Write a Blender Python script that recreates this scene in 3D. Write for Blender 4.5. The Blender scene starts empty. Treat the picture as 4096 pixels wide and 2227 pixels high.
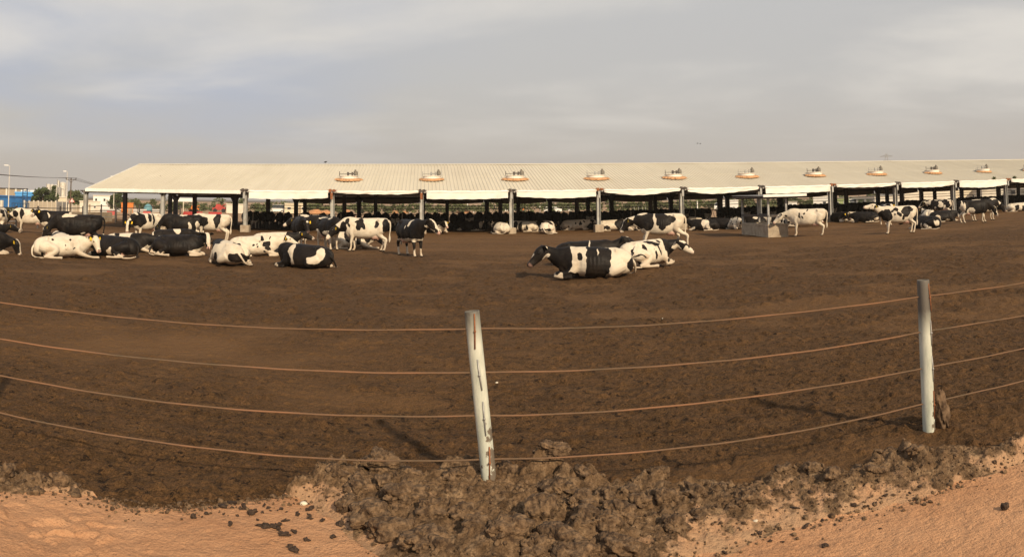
import bpy, math, random
import numpy as np
from mathutils import Vector, Matrix
random.seed(7)
S = bpy.context.scene
COL = S.collection
D2R = math.radians

# ------------------------------------------------------------------ camera
CAM_H = 2.1
F, Y0, PITCH, ROLL = 3151.0, 603.8, 0.06539, 0.00932      # sweep camera: pixels per radian, level row, tilt
cp, sp, cr, sr = math.cos(PITCH), math.sin(PITCH), math.cos(ROLL), math.sin(ROLL)
RC = np.array([[1, 0, 0], [0, cp, -sp], [0, sp, cp]]) @ np.array([[cr, 0, sr], [0, 1, 0], [-sr, 0, cr]])
cam_d = bpy.data.cameras.new('camera')
cam = bpy.data.objects.new('camera', cam_d); COL.objects.link(cam)
cam_d.type = 'PANO'
cam_d.panorama_type = 'CENTRAL_CYLINDRICAL'
cam_d.central_cylindrical_range_u_min = -2048 / F
cam_d.central_cylindrical_range_u_max = 2048 / F
cam_d.central_cylindrical_range_v_min = -(2227 - Y0) / F
cam_d.central_cylindrical_range_v_max = Y0 / F
cam_d.central_cylindrical_radius = 1.0
cam_d.clip_start = 0.05; cam_d.clip_end = 20000
_R = Matrix([list(map(float, r)) for r in RC]) @ Matrix(((1, 0, 0), (0, 0, -1), (0, 1, 0)))
cam.matrix_world = Matrix.Translation((0, 0, CAM_H)) @ _R.to_4x4()
S.camera = cam
S.view_settings.view_transform = 'Standard'; S.view_settings.look = 'None'
S.view_settings.exposure = 0.06; S.view_settings.gamma = 1.0

# ------------------------------------------------------------------ sun and sky
SUN_EL, SHADOW_AZ = D2R(31), D2R(-27)                     # shadows fall away from the camera and to the left
sd = bpy.data.lights.new('sun', 'SUN'); sd.energy = 4.9; sd.angle = D2R(2.3); sd.color = (1.0, 0.82, 0.58)
so = bpy.data.objects.new('sun', sd); COL.objects.link(so)
ldir = Vector((math.sin(SHADOW_AZ) * math.cos(SUN_EL), math.cos(SHADOW_AZ) * math.cos(SUN_EL), -math.sin(SUN_EL)))
so.rotation_euler = ldir.to_track_quat('-Z', 'Y').to_euler(); so.location = (10, -10, 30)

W = bpy.data.worlds.new("World"); S.world = W; W.use_nodes = True
nt = W.node_tree; nt.nodes.clear()
def N(nt, t, **k):
    n = nt.nodes.new(t)
    for a, b in k.items():
        if a == 'i':
            for kk, v in b.items(): n.inputs[kk].default_value = v
        else: setattr(n, a, b)
    return n
def LK(nt, a, b): nt.links.new(a, b)
def ramp(nt, fac, stops, interp='LINEAR'):
    r = N(nt, 'ShaderNodeValToRGB'); r.color_ramp.interpolation = interp
    e = r.color_ramp.elements
    while len(e) < len(stops): e.new(0.5)
    for q, (p, c) in zip(e, stops):
        q.position = p; q.color = (c[0], c[1], c[2], 1) if hasattr(c, '__len__') else (c, c, c, 1)
    LK(nt, fac, r.inputs[0]); return r.outputs[0]
def mixc(nt, fac, a, b, mode='MIX'):
    m = N(nt, 'ShaderNodeMix', data_type='RGBA', blend_type=mode)
    for s, v in ((m.inputs[0], fac), (m.inputs[6], a), (m.inputs[7], b)):
        if hasattr(v, 'links'): LK(nt, v, s)
        elif hasattr(v, '__len__'): s.default_value = (v[0], v[1], v[2], 1)
        else: s.default_value = v
    return m.outputs[2]
def mth(nt, op, a, b=None, c=None):
    m = N(nt, 'ShaderNodeMath', operation=op)
    for s, v in zip(m.inputs, (a, b, c)):
        if v is None: continue
        if hasattr(v, 'links'): LK(nt, v, s)
        else: s.default_value = v
    return m.outputs[0]
out = N(nt, 'ShaderNodeOutputWorld'); bg = N(nt, 'ShaderNodeBackground'); LK(nt, bg.outputs[0], out.inputs[0])
sky = N(nt, 'ShaderNodeTexSky'); sky.sky_type = 'NISHITA'; sky.sun_disc = False
sky.sun_elevation = SUN_EL; sky.sun_rotation = math.pi + SHADOW_AZ; sky.dust_density = 3.0; sky.air_density = 1.2
skyc = mixc(nt, 1.0, sky.outputs[0], (0.085, 0.085, 0.085), 'MULTIPLY')
tc = N(nt, 'ShaderNodeTexCoord'); sx = N(nt, 'ShaderNodeSeparateXYZ'); LK(nt, tc.outputs['Generated'], sx.inputs[0])
zz = mth(nt, 'MAXIMUM', sx.outputs[2], 0.0)
den = mth(nt, 'ADD', zz, 0.10)
cx = N(nt, 'ShaderNodeCombineXYZ'); LK(nt, mth(nt, 'DIVIDE', sx.outputs[0], den), cx.inputs[0]); LK(nt, mth(nt, 'DIVIDE', sx.outputs[1], den), cx.inputs[1])
# thin dusty haze, warm low down and greyer above
hz = ramp(nt, zz, [(0.0, (0.57, 0.505, 0.445)), (0.05, (0.55, 0.505, 0.465)), (0.16, (0.56, 0.54, 0.52)), (0.40, (0.58, 0.58, 0.58)), (1.0, (0.42, 0.43, 0.45))])
mp = N(nt, 'ShaderNodeMapping'); LK(nt, cx.outputs[0], mp.inputs[0]); mp.inputs['Scale'].default_value = (0.62, 0.75, 1); mp.inputs['Location'].default_value = (8.0, 1.0, 0); mp.inputs['Rotation'].default_value = (0, 0, 0.25)
n1 = N(nt, 'ShaderNodeTexNoise', i={'Scale': .95, 'Detail': 8, 'Roughness': 0.52, 'Distortion': 0.25}); LK(nt, mp.outputs[0], n1.inputs['Vector'])
n2 = N(nt, 'ShaderNodeTexNoise', i={'Scale': 0.55, 'Detail': 3, 'Roughness': 0.5}); LK(nt, mp.outputs[0], n2.inputs['Vector'])
cl = ramp(nt, n1.outputs[0], [(0.42, 0), (0.72, 1)], 'EASE')
gate = ramp(nt, zz, [(0.03, 0), (0.14, 1)])
clf = mth(nt, 'MULTIPLY', mth(nt, 'MULTIPLY', cl, gate), 0.72)
base = mixc(nt, 0.88, skyc, hz)
lft = ramp(nt, mth(nt, 'MULTIPLY_ADD', sx.outputs[0], 0.5, 0.5), [(0.30, 1), (0.52, 0)], 'EASE')
near = ramp(nt, n2.outputs[0], [(0.40, 0), (0.58, 1)], 'EASE')
gap = mth(nt, 'MULTIPLY', mth(nt, 'MULTIPLY', mth(nt, 'MULTIPLY', near, lft), gate), 0.85)
base = mixc(nt, gap, base, (0.44, 0.48, 0.57))
c = mixc(nt, clf, base, (0.76, 0.72, 0.66))
below = ramp(nt, sx.outputs[2], [(0.0, 0), (0.002, 1)])
c = mixc(nt, below, (0.14, 0.10, 0.07), c)
LK(nt, c, bg.inputs[0]); bg.inputs[1].default_value = 1.0

# ------------------------------------------------------------------ pixel of the photograph -> point of the place
def ray(x, y):
    a = (x - 2048) / F
    return RC @ np.array([math.sin(a), math.cos(a), (Y0 - y) / F])
def at(x, y, z=0.0):
    d = ray(x, y); t = (z - CAM_H) / d[2]
    return Vector((d[0] * t, d[1] * t, z))
def at_r(x, y, r):
    d = ray(x, y); t = r / math.hypot(d[0], d[1])
    return Vector((d[0] * t, d[1] * t, CAM_H + d[2] * t))
def az(p): return math.atan2(p[0], p[1])

# ------------------------------------------------------------------ object helpers
def tag(o, label=None, cat=None, group=None, kind=None):
    if label: o['label'] = label
    if cat: o['category'] = cat
    if group: o['group'] = group
    if kind: o['kind'] = kind
    return o
def empty(name, loc, rz=0.0, label=None, cat=None, group=None):
    o = bpy.data.objects.new(name, None); COL.objects.link(o); o.location = loc; o.rotation_euler = (0, 0, rz)
    o.empty_display_size = 0.3
    return tag(o, label, cat, group)
def link(name, me, m=None, parent=None, loc=None, rz=None):
    o = bpy.data.objects.new(name, me); COL.objects.link(o)
    if m is not None:
        me.materials.clear(); me.materials.append(m)
    if parent is not None: o.parent = parent
    if loc is not None: o.location = loc
    if rz is not None: o.rotation_euler = (0, 0, rz)
    return o
def copy_tree(o, parent=None):
    c = o.copy(); COL.objects.link(c)
    if parent is not None: c.parent = parent
    for ch in list(o.children): copy_tree(ch, c)
    return c
class MB:
    def __init__(s): s.v = []; s.f = []
    def add(s, vs, fs):
        b = len(s.v); s.v += [tuple(float(c) for c in p) for p in vs]; s.f += [tuple(b + i for i in f) for f in fs]; return s
    def box(s, lo, hi, bev=0.0, rz=0.0, piv=None):
        (x0, y0, z0), (x1, y1, z1) = lo, hi
        b = min(bev, (x1 - x0) * .45, (y1 - y0) * .45, (z1 - z0) * .45)
        if b > 0:
            vs = []
            for z, k in ((z0, b), (z0 + b, 0), (z1 - b, 0), (z1, b)):
                a0, a1, c0, c1 = x0 + k, x1 - k, y0 + k, y1 - k
                e = b * .7
                vs += [(a0 + e, c0, z), (a1 - e, c0, z), (a1, c0 + e, z), (a1, c1 - e, z), (a1 - e, c1, z), (a0 + e, c1, z), (a0, c1 - e, z), (a0, c0 + e, z)]
            fs = [tuple(range(7, -1, -1)), tuple(range(24, 32))]
            for r in range(3):
                for i in range(8):
                    j = (i + 1) % 8; fs.append((r * 8 + i, r * 8 + j, r * 8 + 8 + j, r * 8 + 8 + i))
        else:
            vs = [(x0, y0, z0), (x1, y0, z0), (x1, y1, z0), (x0, y1, z0), (x0, y0, z1), (x1, y0, z1), (x1, y1, z1), (x0, y1, z1)]
            fs = [(3, 2, 1, 0), (4, 5, 6, 7), (0, 1, 5, 4), (1, 2, 6, 5), (2, 3, 7, 6), (3, 0, 4, 7)]
        if rz:
            p = piv or ((x0 + x1) / 2, (y0 + y1) / 2); c_, s_ = math.cos(rz), math.sin(rz)
            vs = [(p[0] + (x - p[0]) * c_ - (y - p[1]) * s_, p[1] + (x - p[0]) * s_ + (y - p[1]) * c_, z) for x, y, z in vs]
        return s.add(vs, fs)
    def tube(s, pts, rad, n=8, cap=True, flat=None):
        pts = [Vector(p) for p in pts]
        if not hasattr(rad, '__len__'): rad = [rad] * len(pts)
        vs = []; up = None
        for i, p in enumerate(pts):
            t = (pts[min(i + 1, len(pts) - 1)] - pts[max(i - 1, 0)]).normalized()
            if up is None:
                up = Vector((0, 0, 1)) if abs(t.z) < .9 else Vector((0, 1, 0))
            a = t.cross(up).normalized(); b = a.cross(t).normalized(); up = b
            for k in range(n):
                g = 2 * math.pi * k / n
                vs.append(p + (a * math.cos(g) + b * math.sin(g) * (flat or 1)) * rad[i])
        fs = []
        for i in range(len(pts) - 1):
            for k in range(n):
                j = (k + 1) % n; fs.append((i * n + k, i * n + j, i * n + n + j, i * n + n + k))
        if cap: fs += [tuple(range(n - 1, -1, -1)), tuple(range(len(vs) - n, len(vs)))]
        return s.add(vs, fs)
    def lathe(s, prof, n=20, c=(0, 0)):
        vs = [(c[0] + r * math.cos(2 * math.pi * k / n), c[1] + r * math.sin(2 * math.pi * k / n), z) for r, z in prof for k in range(n)]
        fs = [(i * n + k, i * n + (k + 1) % n, i * n + n + (k + 1) % n, i * n + n + k) for i in range(len(prof) - 1) for k in range(n)]
        fs += [tuple(range(n - 1, -1, -1)), tuple(range(len(vs) - n, len(vs)))]
        return s.add(vs, fs)
    def prism(s, poly, y0, y1):                        # polygon in x,z pushed along y
        n = len(poly)
        vs = [(x, y0, z) for x, z in poly] + [(x, y1, z) for x, z in poly]
        fs = [tuple(range(n)), tuple(range(2 * n - 1, n - 1, -1))] + [(i, n + i, n + (i + 1) % n, (i + 1) % n) for i in range(n)]
        return s.add(vs, fs)
    def mesh(s, name='mesh', smooth=False):
        me = bpy.data.meshes.new(name); me.from_pydata(s.v, [], s.f); me.validate()
        if smooth: me.polygons.foreach_set('use_smooth', [True] * len(me.polygons))
        return me
    def build(s, name, m, parent=None, loc=None, rz=None, smooth=False):
        return link(name, s.mesh(name, smooth), m, parent, loc, rz)
def np_mesh(name, V, Q, smooth=True, attrs=None):
    me = bpy.data.meshes.new(name)
    V = np.asarray(V, np.float32); Q = np.asarray(Q, np.int32)
    me.vertices.add(len(V)); me.vertices.foreach_set('co', V.ravel())
    k = Q.shape[1]
    me.loops.add(Q.size); me.loops.foreach_set('vertex_index', Q.ravel())
    me.polygons.add(len(Q)); me.polygons.foreach_set('loop_start', np.arange(0, Q.size, k, dtype=np.int32))
    try: me.polygons.foreach_set('loop_total', np.full(len(Q), k, np.int32))
    except Exception: pass
    me.polygons.foreach_set('use_smooth', np.full(len(Q), smooth))
    for nm, a in (attrs or {}).items():
        at_ = me.attributes.new(nm, 'FLOAT', 'POINT'); at_.data.foreach_set('value', np.asarray(a, np.float32))
    me.update(calc_edges=True)
    return me

# ------------------------------------------------------------------ numpy noise
def _h(ix, iy, iz, s):
    h = (ix.astype(np.int64) * 374761393 + iy.astype(np.int64) * 668265263 + iz.astype(np.int64) * 2147483647 + s * 974634777) & 0xffffffff
    h = ((h ^ (h >> 13)) * 1274126177) & 0xffffffff
    h = ((h ^ (h >> 15)) * 2246822519) & 0xffffffff
    return ((h ^ (h >> 16)) & 0xffffff) / float(0xffffff)
def vnoise(x, y, z=None, s=0):
    if z is None:
        ix, iy = np.floor(x), np.floor(y); fx, fy = x - ix, y - iy
        ux, uy = fx * fx * (3 - 2 * fx), fy * fy * (3 - 2 * fy); zz = np.zeros_like(ix)
        a = _h(ix, iy, zz, s); b = _h(ix + 1, iy, zz, s); c = _h(ix, iy + 1, zz, s); d = _h(ix + 1, iy + 1, zz, s)
        return ((a + (b - a) * ux) * (1 - uy) + (c + (d - c) * ux) * uy) * 2 - 1
    ix, iy, iz = np.floor(x), np.floor(y), np.floor(z); fx, fy, fz = x - ix, y - iy, z - iz
    u = [f * f * (3 - 2 * f) for f in (fx, fy, fz)]
    r = 0
    for dx in (0, 1):
        for dy in (0, 1):
            for dz in (0, 1):
                r = r + _h(ix + dx, iy + dy, iz + dz, s) * (u[0] if dx else 1 - u[0]) * (u[1] if dy else 1 - u[1]) * (u[2] if dz else 1 - u[2])
    return r * 2 - 1
def fbm(x, y, z=None, s=0, o=4, g=.5):
    r = 0; a = 1
    for k in range(o):
        r = r + a * vnoise(x * 2 ** k + 17.3 * k, y * 2 ** k + 5.1 * k, None if z is None else z * 2 ** k, s + k); a *= g
    return r
def lumps(x, y, s=0, lo=.3, hi=.62, p=.5, dens=1.0):
    """rounded clods of random radius, one per cell, in units of the cell; returns height 0..1 and edge closeness"""
    ix, iy = np.floor(x), np.floor(y); best = np.zeros_like(x); 
    for dx in (-1, 0, 1):
        for dy in (-1, 0, 1):
            cx_, cy_ = ix + dx, iy + dy; z0 = np.zeros_like(cx_)
            px = cx_ + .15 + .7 * _h(cx_, cy_, z0, s); py = cy_ + .15 + .7 * _h(cx_, cy_, z0, s + 1)
            r = lo + (hi - lo) * _h(cx_, cy_, z0, s + 2); on = _h(cx_, cy_, z0, s + 3) < dens
            d2 = ((x - px) ** 2 + (y - py) ** 2) / (r * r)
            hgt = np.where(on, np.clip(1 - d2, 0, 1) ** p * r / hi * (.5 + .5 * _h(cx_, cy_, z0, s + 4)), 0)
            best = np.maximum(best, hgt)
    return best

# ------------------------------------------------------------------ materials
def mat(name, col, rough=.8, var=.15, scale=6.0, bump=0.0, bscale=40.0, metal=0.0, col2=None, detail=5, lo=.35, hi=.65, spec=.3, dirt=None, dscale=1.2, damt=.5):
    m = bpy.data.materials.new(name); m.use_nodes = True; t = m.node_tree; b = t.nodes['Principled BSDF']
    b.inputs['Roughness'].default_value = rough; b.inputs['Metallic'].default_value = metal
    b.inputs['Specular IOR Level'].default_value = spec
    tc = N(t, 'ShaderNodeTexCoord'); n = N(t, 'ShaderNodeTexNoise', i={'Scale': scale, 'Detail': detail, 'Roughness': .6}); LK(t, tc.outputs['Object'], n.inputs['Vector'])
    c2 = col2 or tuple(c * (1 - var) for c in col); c1 = col if col2 else tuple(min(1, c * (1 + var * .5)) for c in col)
    o = ramp(t, n.outputs[0], [(lo, c2), (hi, c1)])
    if dirt:
        n3 = N(t, 'ShaderNodeTexNoise', i={'Scale': dscale, 'Detail': 8, 'Roughness': .7}); LK(t, tc.outputs['Object'], n3.inputs['Vector'])
        o = mixc(t, mth(t, 'MULTIPLY', ramp(t, n3.outputs[0], [(.5, 0), (.68, 1)]), damt), o, dirt)
    LK(t, o, b.inputs['Base Color'])
    if bump:
        n2 = N(t, 'ShaderNodeTexNoise', i={'Scale': bscale, 'Detail': 4}); LK(t, tc.outputs['Object'], n2.inputs['Vector'])
        bp = N(t, 'ShaderNodeBump', i={'Strength': bump, 'Distance': .02}); LK(t, n2.outputs[0], bp.inputs['Height']); LK(t, bp.outputs[0], b.inputs['Normal'])
    return m
M = {}
M['galv'] = mat('galvanised_steel', (.36, .35, .33), .5, .25, 3, metal=.3, dirt=(.16, .09, .05), dscale=2)
M['paint_grey'] = mat('pale_grey_paint', (.40, .39, .36), .6, .2, 2, dirt=(.2, .13, .08), dscale=1.5)
M['dark_steel'] = mat('dark_steel', (.07, .06, .055), .6, .3, 4, dirt=(.12, .06, .03))
M['gutter'] = mat('white_gutter_sheet', (.82, .79, .72), .45, .10, 2.0, dirt=(.5, .42, .32), dscale=.8, damt=.4)
M['curtain'] = mat('white_curtain_fabric', (.80, .76, .68), .8, .06, 1.5, bump=.1, bscale=8, dirt=(.55, .46, .36), dscale=.7, damt=.35)
M['concrete'] = mat('rough_concrete', (.40, .32, .23), .95, .3, 5, bump=.4, bscale=25, dirt=(.16, .10, .06), dscale=2.5, damt=.8)
M['foam'] = mat('orange_foam', (.47, .26, .13), .95, .3, 5, bump=.5, bscale=10)
M['fan_white'] = mat('white_fan_ring', (.72, .68, .60), .5, .1, 4, dirt=(.4, .32, .24))
M['rust'] = mat('rusty_steel', (.28, .11, .05), .9, .35, 30, bump=.3, bscale=90)
M['cable'] = mat('rusty_cable', (.26, .135, .075), .95, .4, 1.6, bump=.5, bscale=200, col2=(.12, .09, .06), spec=.1)
M['yellow'] = mat('yellow_tag', (.80, .50, .03), .5, .05, 8)
M['black'] = mat('black_rubber', (.02, .02, .02), .7, .2, 8)
M['eye'] = mat('dark_eye', (.008, .006, .005), .15, .0, 8, spec=.6)
M['white'] = mat('white_paint', (.75, .73, .68), .5, .08, 3)
M['offwhite'] = mat('offwhite_render', (.66, .60, .50), .85, .12, .8, dirt=(.4, .32, .24), dscale=.4, damt=.5)
M['cream'] = mat('cream_render', (.66, .57, .42), .85, .1, .8, dirt=(.45, .36, .26), dscale=.4)
M['blue'] = mat('blue_sheet', (.035, .23, .60), .55, .12, .6)
M['blue2'] = mat('light_blue_sheet', (.09, .36, .74), .55, .12, .6)
M['tan'] = mat('tan_panel', (.36, .28, .19), .8, .15, 1)
M['green_wall'] = mat('pale_green_wall', (.30, .36, .17), .85, .1, 1)
M['orange'] = mat('orange_container_paint', (.60, .18, .03), .6, .15, 1)
M['red'] = mat('red_paint', (.42, .05, .04), .5, .2, 1)
M['red2'] = mat('faded_red_plastic', (.62, .12, .10), .6, .15, 1)
M['silver'] = mat('silo_metal', (.62, .58, .50), .45, .15, 1.5, metal=.15)
M['glass'] = mat('dark_window_glass', (.03, .035, .04), .1, .1, 3, spec=.6)
M['white_car'] = mat('white_car_paint', (.78, .77, .74), .25, .03, 3, spec=.5)
M['skin'] = mat('skin', (.25, .13, .08), .6, .05, 8)
M['bark'] = mat('bark', (.12, .085, .055), .95, .3, 6, bump=.4)
M['leaf'] = mat('dark_green_leaves', (.055, .075, .022), .8, .45, 1.2, detail=6, lo=.3, hi=.7)
M['leaf2'] = mat('olive_leaves', (.10, .115, .045), .8, .45, 1.0, detail=6, lo=.3, hi=.7)
M['sandpile'] = mat('orange_sand_heap', (.42, .21, .10), .95, .15, 2, bump=.3)

# roof sheet: pale cream paint, dusty streaks down the slope, few dark scuffs
def roof_mat():
    m = bpy.data.materials.new('cream_roof_sheet'); m.use_nodes = True; t = m.node_tree; b = t.nodes['Principled BSDF']
    tc = N(t, 'ShaderNodeTexCoord')
    mp = N(t, 'ShaderNodeMapping'); mp.inputs['Scale'].default_value = (1.2, .12, .12); LK(t, tc.outputs['Object'], mp.inputs[0])
    n = N(t, 'ShaderNodeTexNoise', i={'Scale': 1.5, 'Detail': 6, 'Roughness': .65}); LK(t, mp.outputs[0], n.inputs['Vector'])
    o = ramp(t, n.outputs[0], [(.3, (.55, .49, .375)), (.7, (.61, .55, .43))])
    n2 = N(t, 'ShaderNodeTexNoise', i={'Scale': 2.6, 'Detail': 2, 'Roughness': .5}); LK(t, tc.outputs['Object'], n2.inputs['Vector'])
    o = mixc(t, ramp(t, n2.outputs[0], [(.745, 0), (.765, .75)]), o, (.20, .13, .08))
    n3 = N(t, 'ShaderNodeTexNoise', i={'Scale': .12, 'Detail': 4}); LK(t, tc.outputs['Object'], n3.inputs['Vector'])
    o = mixc(t, ramp(t, n3.outputs[0], [(.45, 0), (.7, .18)]), o, (.42, .35, .26))
    LK(t, o, b.inputs['Base Color']); b.inputs['Roughness'].default_value = .55; b.inputs['Specular IOR Level'].default_value = .25
    return m
M['roof'] = roof_mat()

def ground_mat(name):
    """one ground shader; attributes say where sand, yard dung and bank soil lie"""
    m = bpy.data.materials.new(name); m.use_nodes = True; t = m.node_tree; b = t.nodes['Principled BSDF']
    tc = N(t, 'ShaderNodeTexCoord'); P = tc.outputs['Object']
    def noise(sc, det=5, rough=.6, vec=P):
        n = N(t, 'ShaderNodeTexNoise', i={'Scale': sc, 'Detail': det, 'Roughness': rough}); LK(t, vec, n.inputs['Vector']); return n.outputs[0]
    def attr(nm): return N(t, 'ShaderNodeAttribute', attribute_name=nm).outputs['Fac']
    fine, mid, big, huge = noise(38, 6, .7), noise(7, 5, .6), noise(1.3, 4, .6), noise(.22, 3, .5)
    # dung yard
    yard = ramp(t, fine, [(.34, (.036, .0185, .007)), (.5, (.086, .0455, .0185)), (.66, (.132, .070, .030))])
    yard = mixc(t, ramp(t, mid, [(.48, 0), (.68, .5)]), yard, (.135, .070, .033))
    yard = mixc(t, ramp(t, big, [(.48, 0), (.72, .5)]), yard, (.135, .073, .033))
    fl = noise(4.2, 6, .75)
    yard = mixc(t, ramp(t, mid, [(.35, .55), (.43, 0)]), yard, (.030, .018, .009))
    yard = mixc(t, ramp(t, fl, [(.36, .55), (.43, 0)]), yard, (.028, .016, .009))  # dark flecks: wet dung, plus painted shade of small lumps
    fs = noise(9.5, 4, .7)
    yard = mixc(t, mth(t, 'MULTIPLY', ramp(t, fs, [(.37, .95), (.42, 0)]), mth(t, 'SUBTRACT', 1.0, mth(t, 'MULTIPLY', attr('dry'), .8))), yard, (.016, .009, .005))  # near-black specks: small shadows between crumbs painted into the soil colour
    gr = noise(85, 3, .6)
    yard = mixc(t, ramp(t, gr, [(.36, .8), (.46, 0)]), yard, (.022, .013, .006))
    yard = mixc(t, ramp(t, gr, [(.58, 0), (.70, .35)]), yard, (.20, .118, .062))
    yard = mixc(t, ramp(t, noise(.9, 4, .6), [(.60, 0), (.70, .5)]), yard, (.035, .019, .010))
    yard = mixc(t, attr('dry'), yard, mixc(t, big, (.128, .067, .028), (.180, .096, .041)))
    straw = noise(120, 2, .5)
    yard = mixc(t, ramp(t, straw, [(.72, 0), (.75, .6)]), yard, (.42, .32, .20))
    # orange sand
    sand = ramp(t, noise(1.1, 5, .6), [(.35, (.47, .245, .125)), (.65, (.57, .32, .175))])
    sand = mixc(t, ramp(t, noise(60, 4, .7), [(.35, .4), (.6, 0)]), sand, (.30, .13, .065))
    # crusted bank
    bank = ramp(t, noise(9, 7, .72), [(.34, (.070, .041, .021)), (.5, (.165, .101, .055)), (.66, (.30, .197, .113))])
    bank = mixc(t, ramp(t, noise(55, 4, .7), [(.38, .6), (.52, 0)]), bank, (.045, .027, .014))
    lvl = mth(t, 'ADD', attr('sandy'), mth(t, 'MULTIPLY', mth(t, 'SUBTRACT', noise(5, 6, .65), .5), 1.3))
    bank = mixc(t, ramp(t, lvl, [(.46, 0), (.62, 1)]), bank, mixc(t, mid, sand, (.34, .235, .145)))
    e1 = mth(t, 'ADD', attr('m_bank'), mth(t, 'MULTIPLY', mth(t, 'SUBTRACT', noise(14, 5, .65), .5), .9))
    e2 = mth(t, 'ADD', attr('m_yard'), mth(t, 'MULTIPLY', mth(t, 'SUBTRACT', noise(14, 5, .65), .5), .7))
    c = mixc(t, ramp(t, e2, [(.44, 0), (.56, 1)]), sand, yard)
    c = mixc(t, ramp(t, e1, [(.46, 0), (.54, 1)]), c, bank)
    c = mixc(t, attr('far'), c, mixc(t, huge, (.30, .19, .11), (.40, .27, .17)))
    LK(t, c, b.inputs['Base Color']); b.inputs['Roughness'].default_value = .95; b.inputs['Specular IOR Level'].default_value = .12
    hmix = mth(t, 'ADD', mth(t, 'MULTIPLY', fine, .6), mth(t, 'MULTIPLY', mid, 1.6))
    bp = N(t, 'ShaderNodeBump', i={'Strength': .9, 'Distance': .045}); LK(t, hmix, bp.inputs['Height'])
    LK(t, bp.outputs[0], b.inputs['Normal'])
    return m

# ------------------------------------------------------------------ the ground (sand, dung yard, bank along the fence)
INNER = [(-900, 1760), (0, 1848), (80, 1864), (265, 1880), (418, 1950), (515, 1985), (724, 1990), (965, 1960), (1126, 1935), (1300, 1885), (1480, 1850), (1570, 1852), (1680, 1905), (1789, 1885), (1900, 1880), (2006, 1890), (2115, 1906), (2180, 1888), (2333, 1912), (2496, 1945), (2604, 1905), (2696, 1955), (2857, 1920), (2978, 1945), (3074, 1888), (3179, 1848), (3300, 1856), (3388, 1890), (3460, 1868), (3549, 1800), (3661, 1806), (3742, 1800), (3863, 1784), (3983, 1784), (4096, 1727), (5000, 1500)]
OUTER = [(-900, 1890), (0, 1973), (129, 1969), (322, 1977), (450, 1995), (724, 2010), (805, 2010), (1000, 1995), (1126, 1985), (1260, 2015), (1390, 2120), (1560, 2260), (1800, 2480), (2048, 2500), (2500, 2420), (2817, 2240), (2937, 2194), (3098, 2124), (3259, 2090), (3420, 2057), (3621, 2009), (3742, 1977), (3863, 1920), (4096, 1848), (5000, 1600)]
def edge(L, z):
    a, r = [], []
    for x, y in L:
        p = at(x, y, z); a.append(az(p)); r.append(math.hypot(p.x, p.y))
    return np.array(a), np.array(r)
IN_A, IN_R = edge(INNER, .10); OUT_A, OUT_R = edge(OUTER, 0.0)
PHI0 = D2R(48)
def smooth(e0, e1, x):
    t = np.clip((x - e0) / (e1 - e0), 0, 1); return t * t * (3 - 2 * t)
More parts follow.
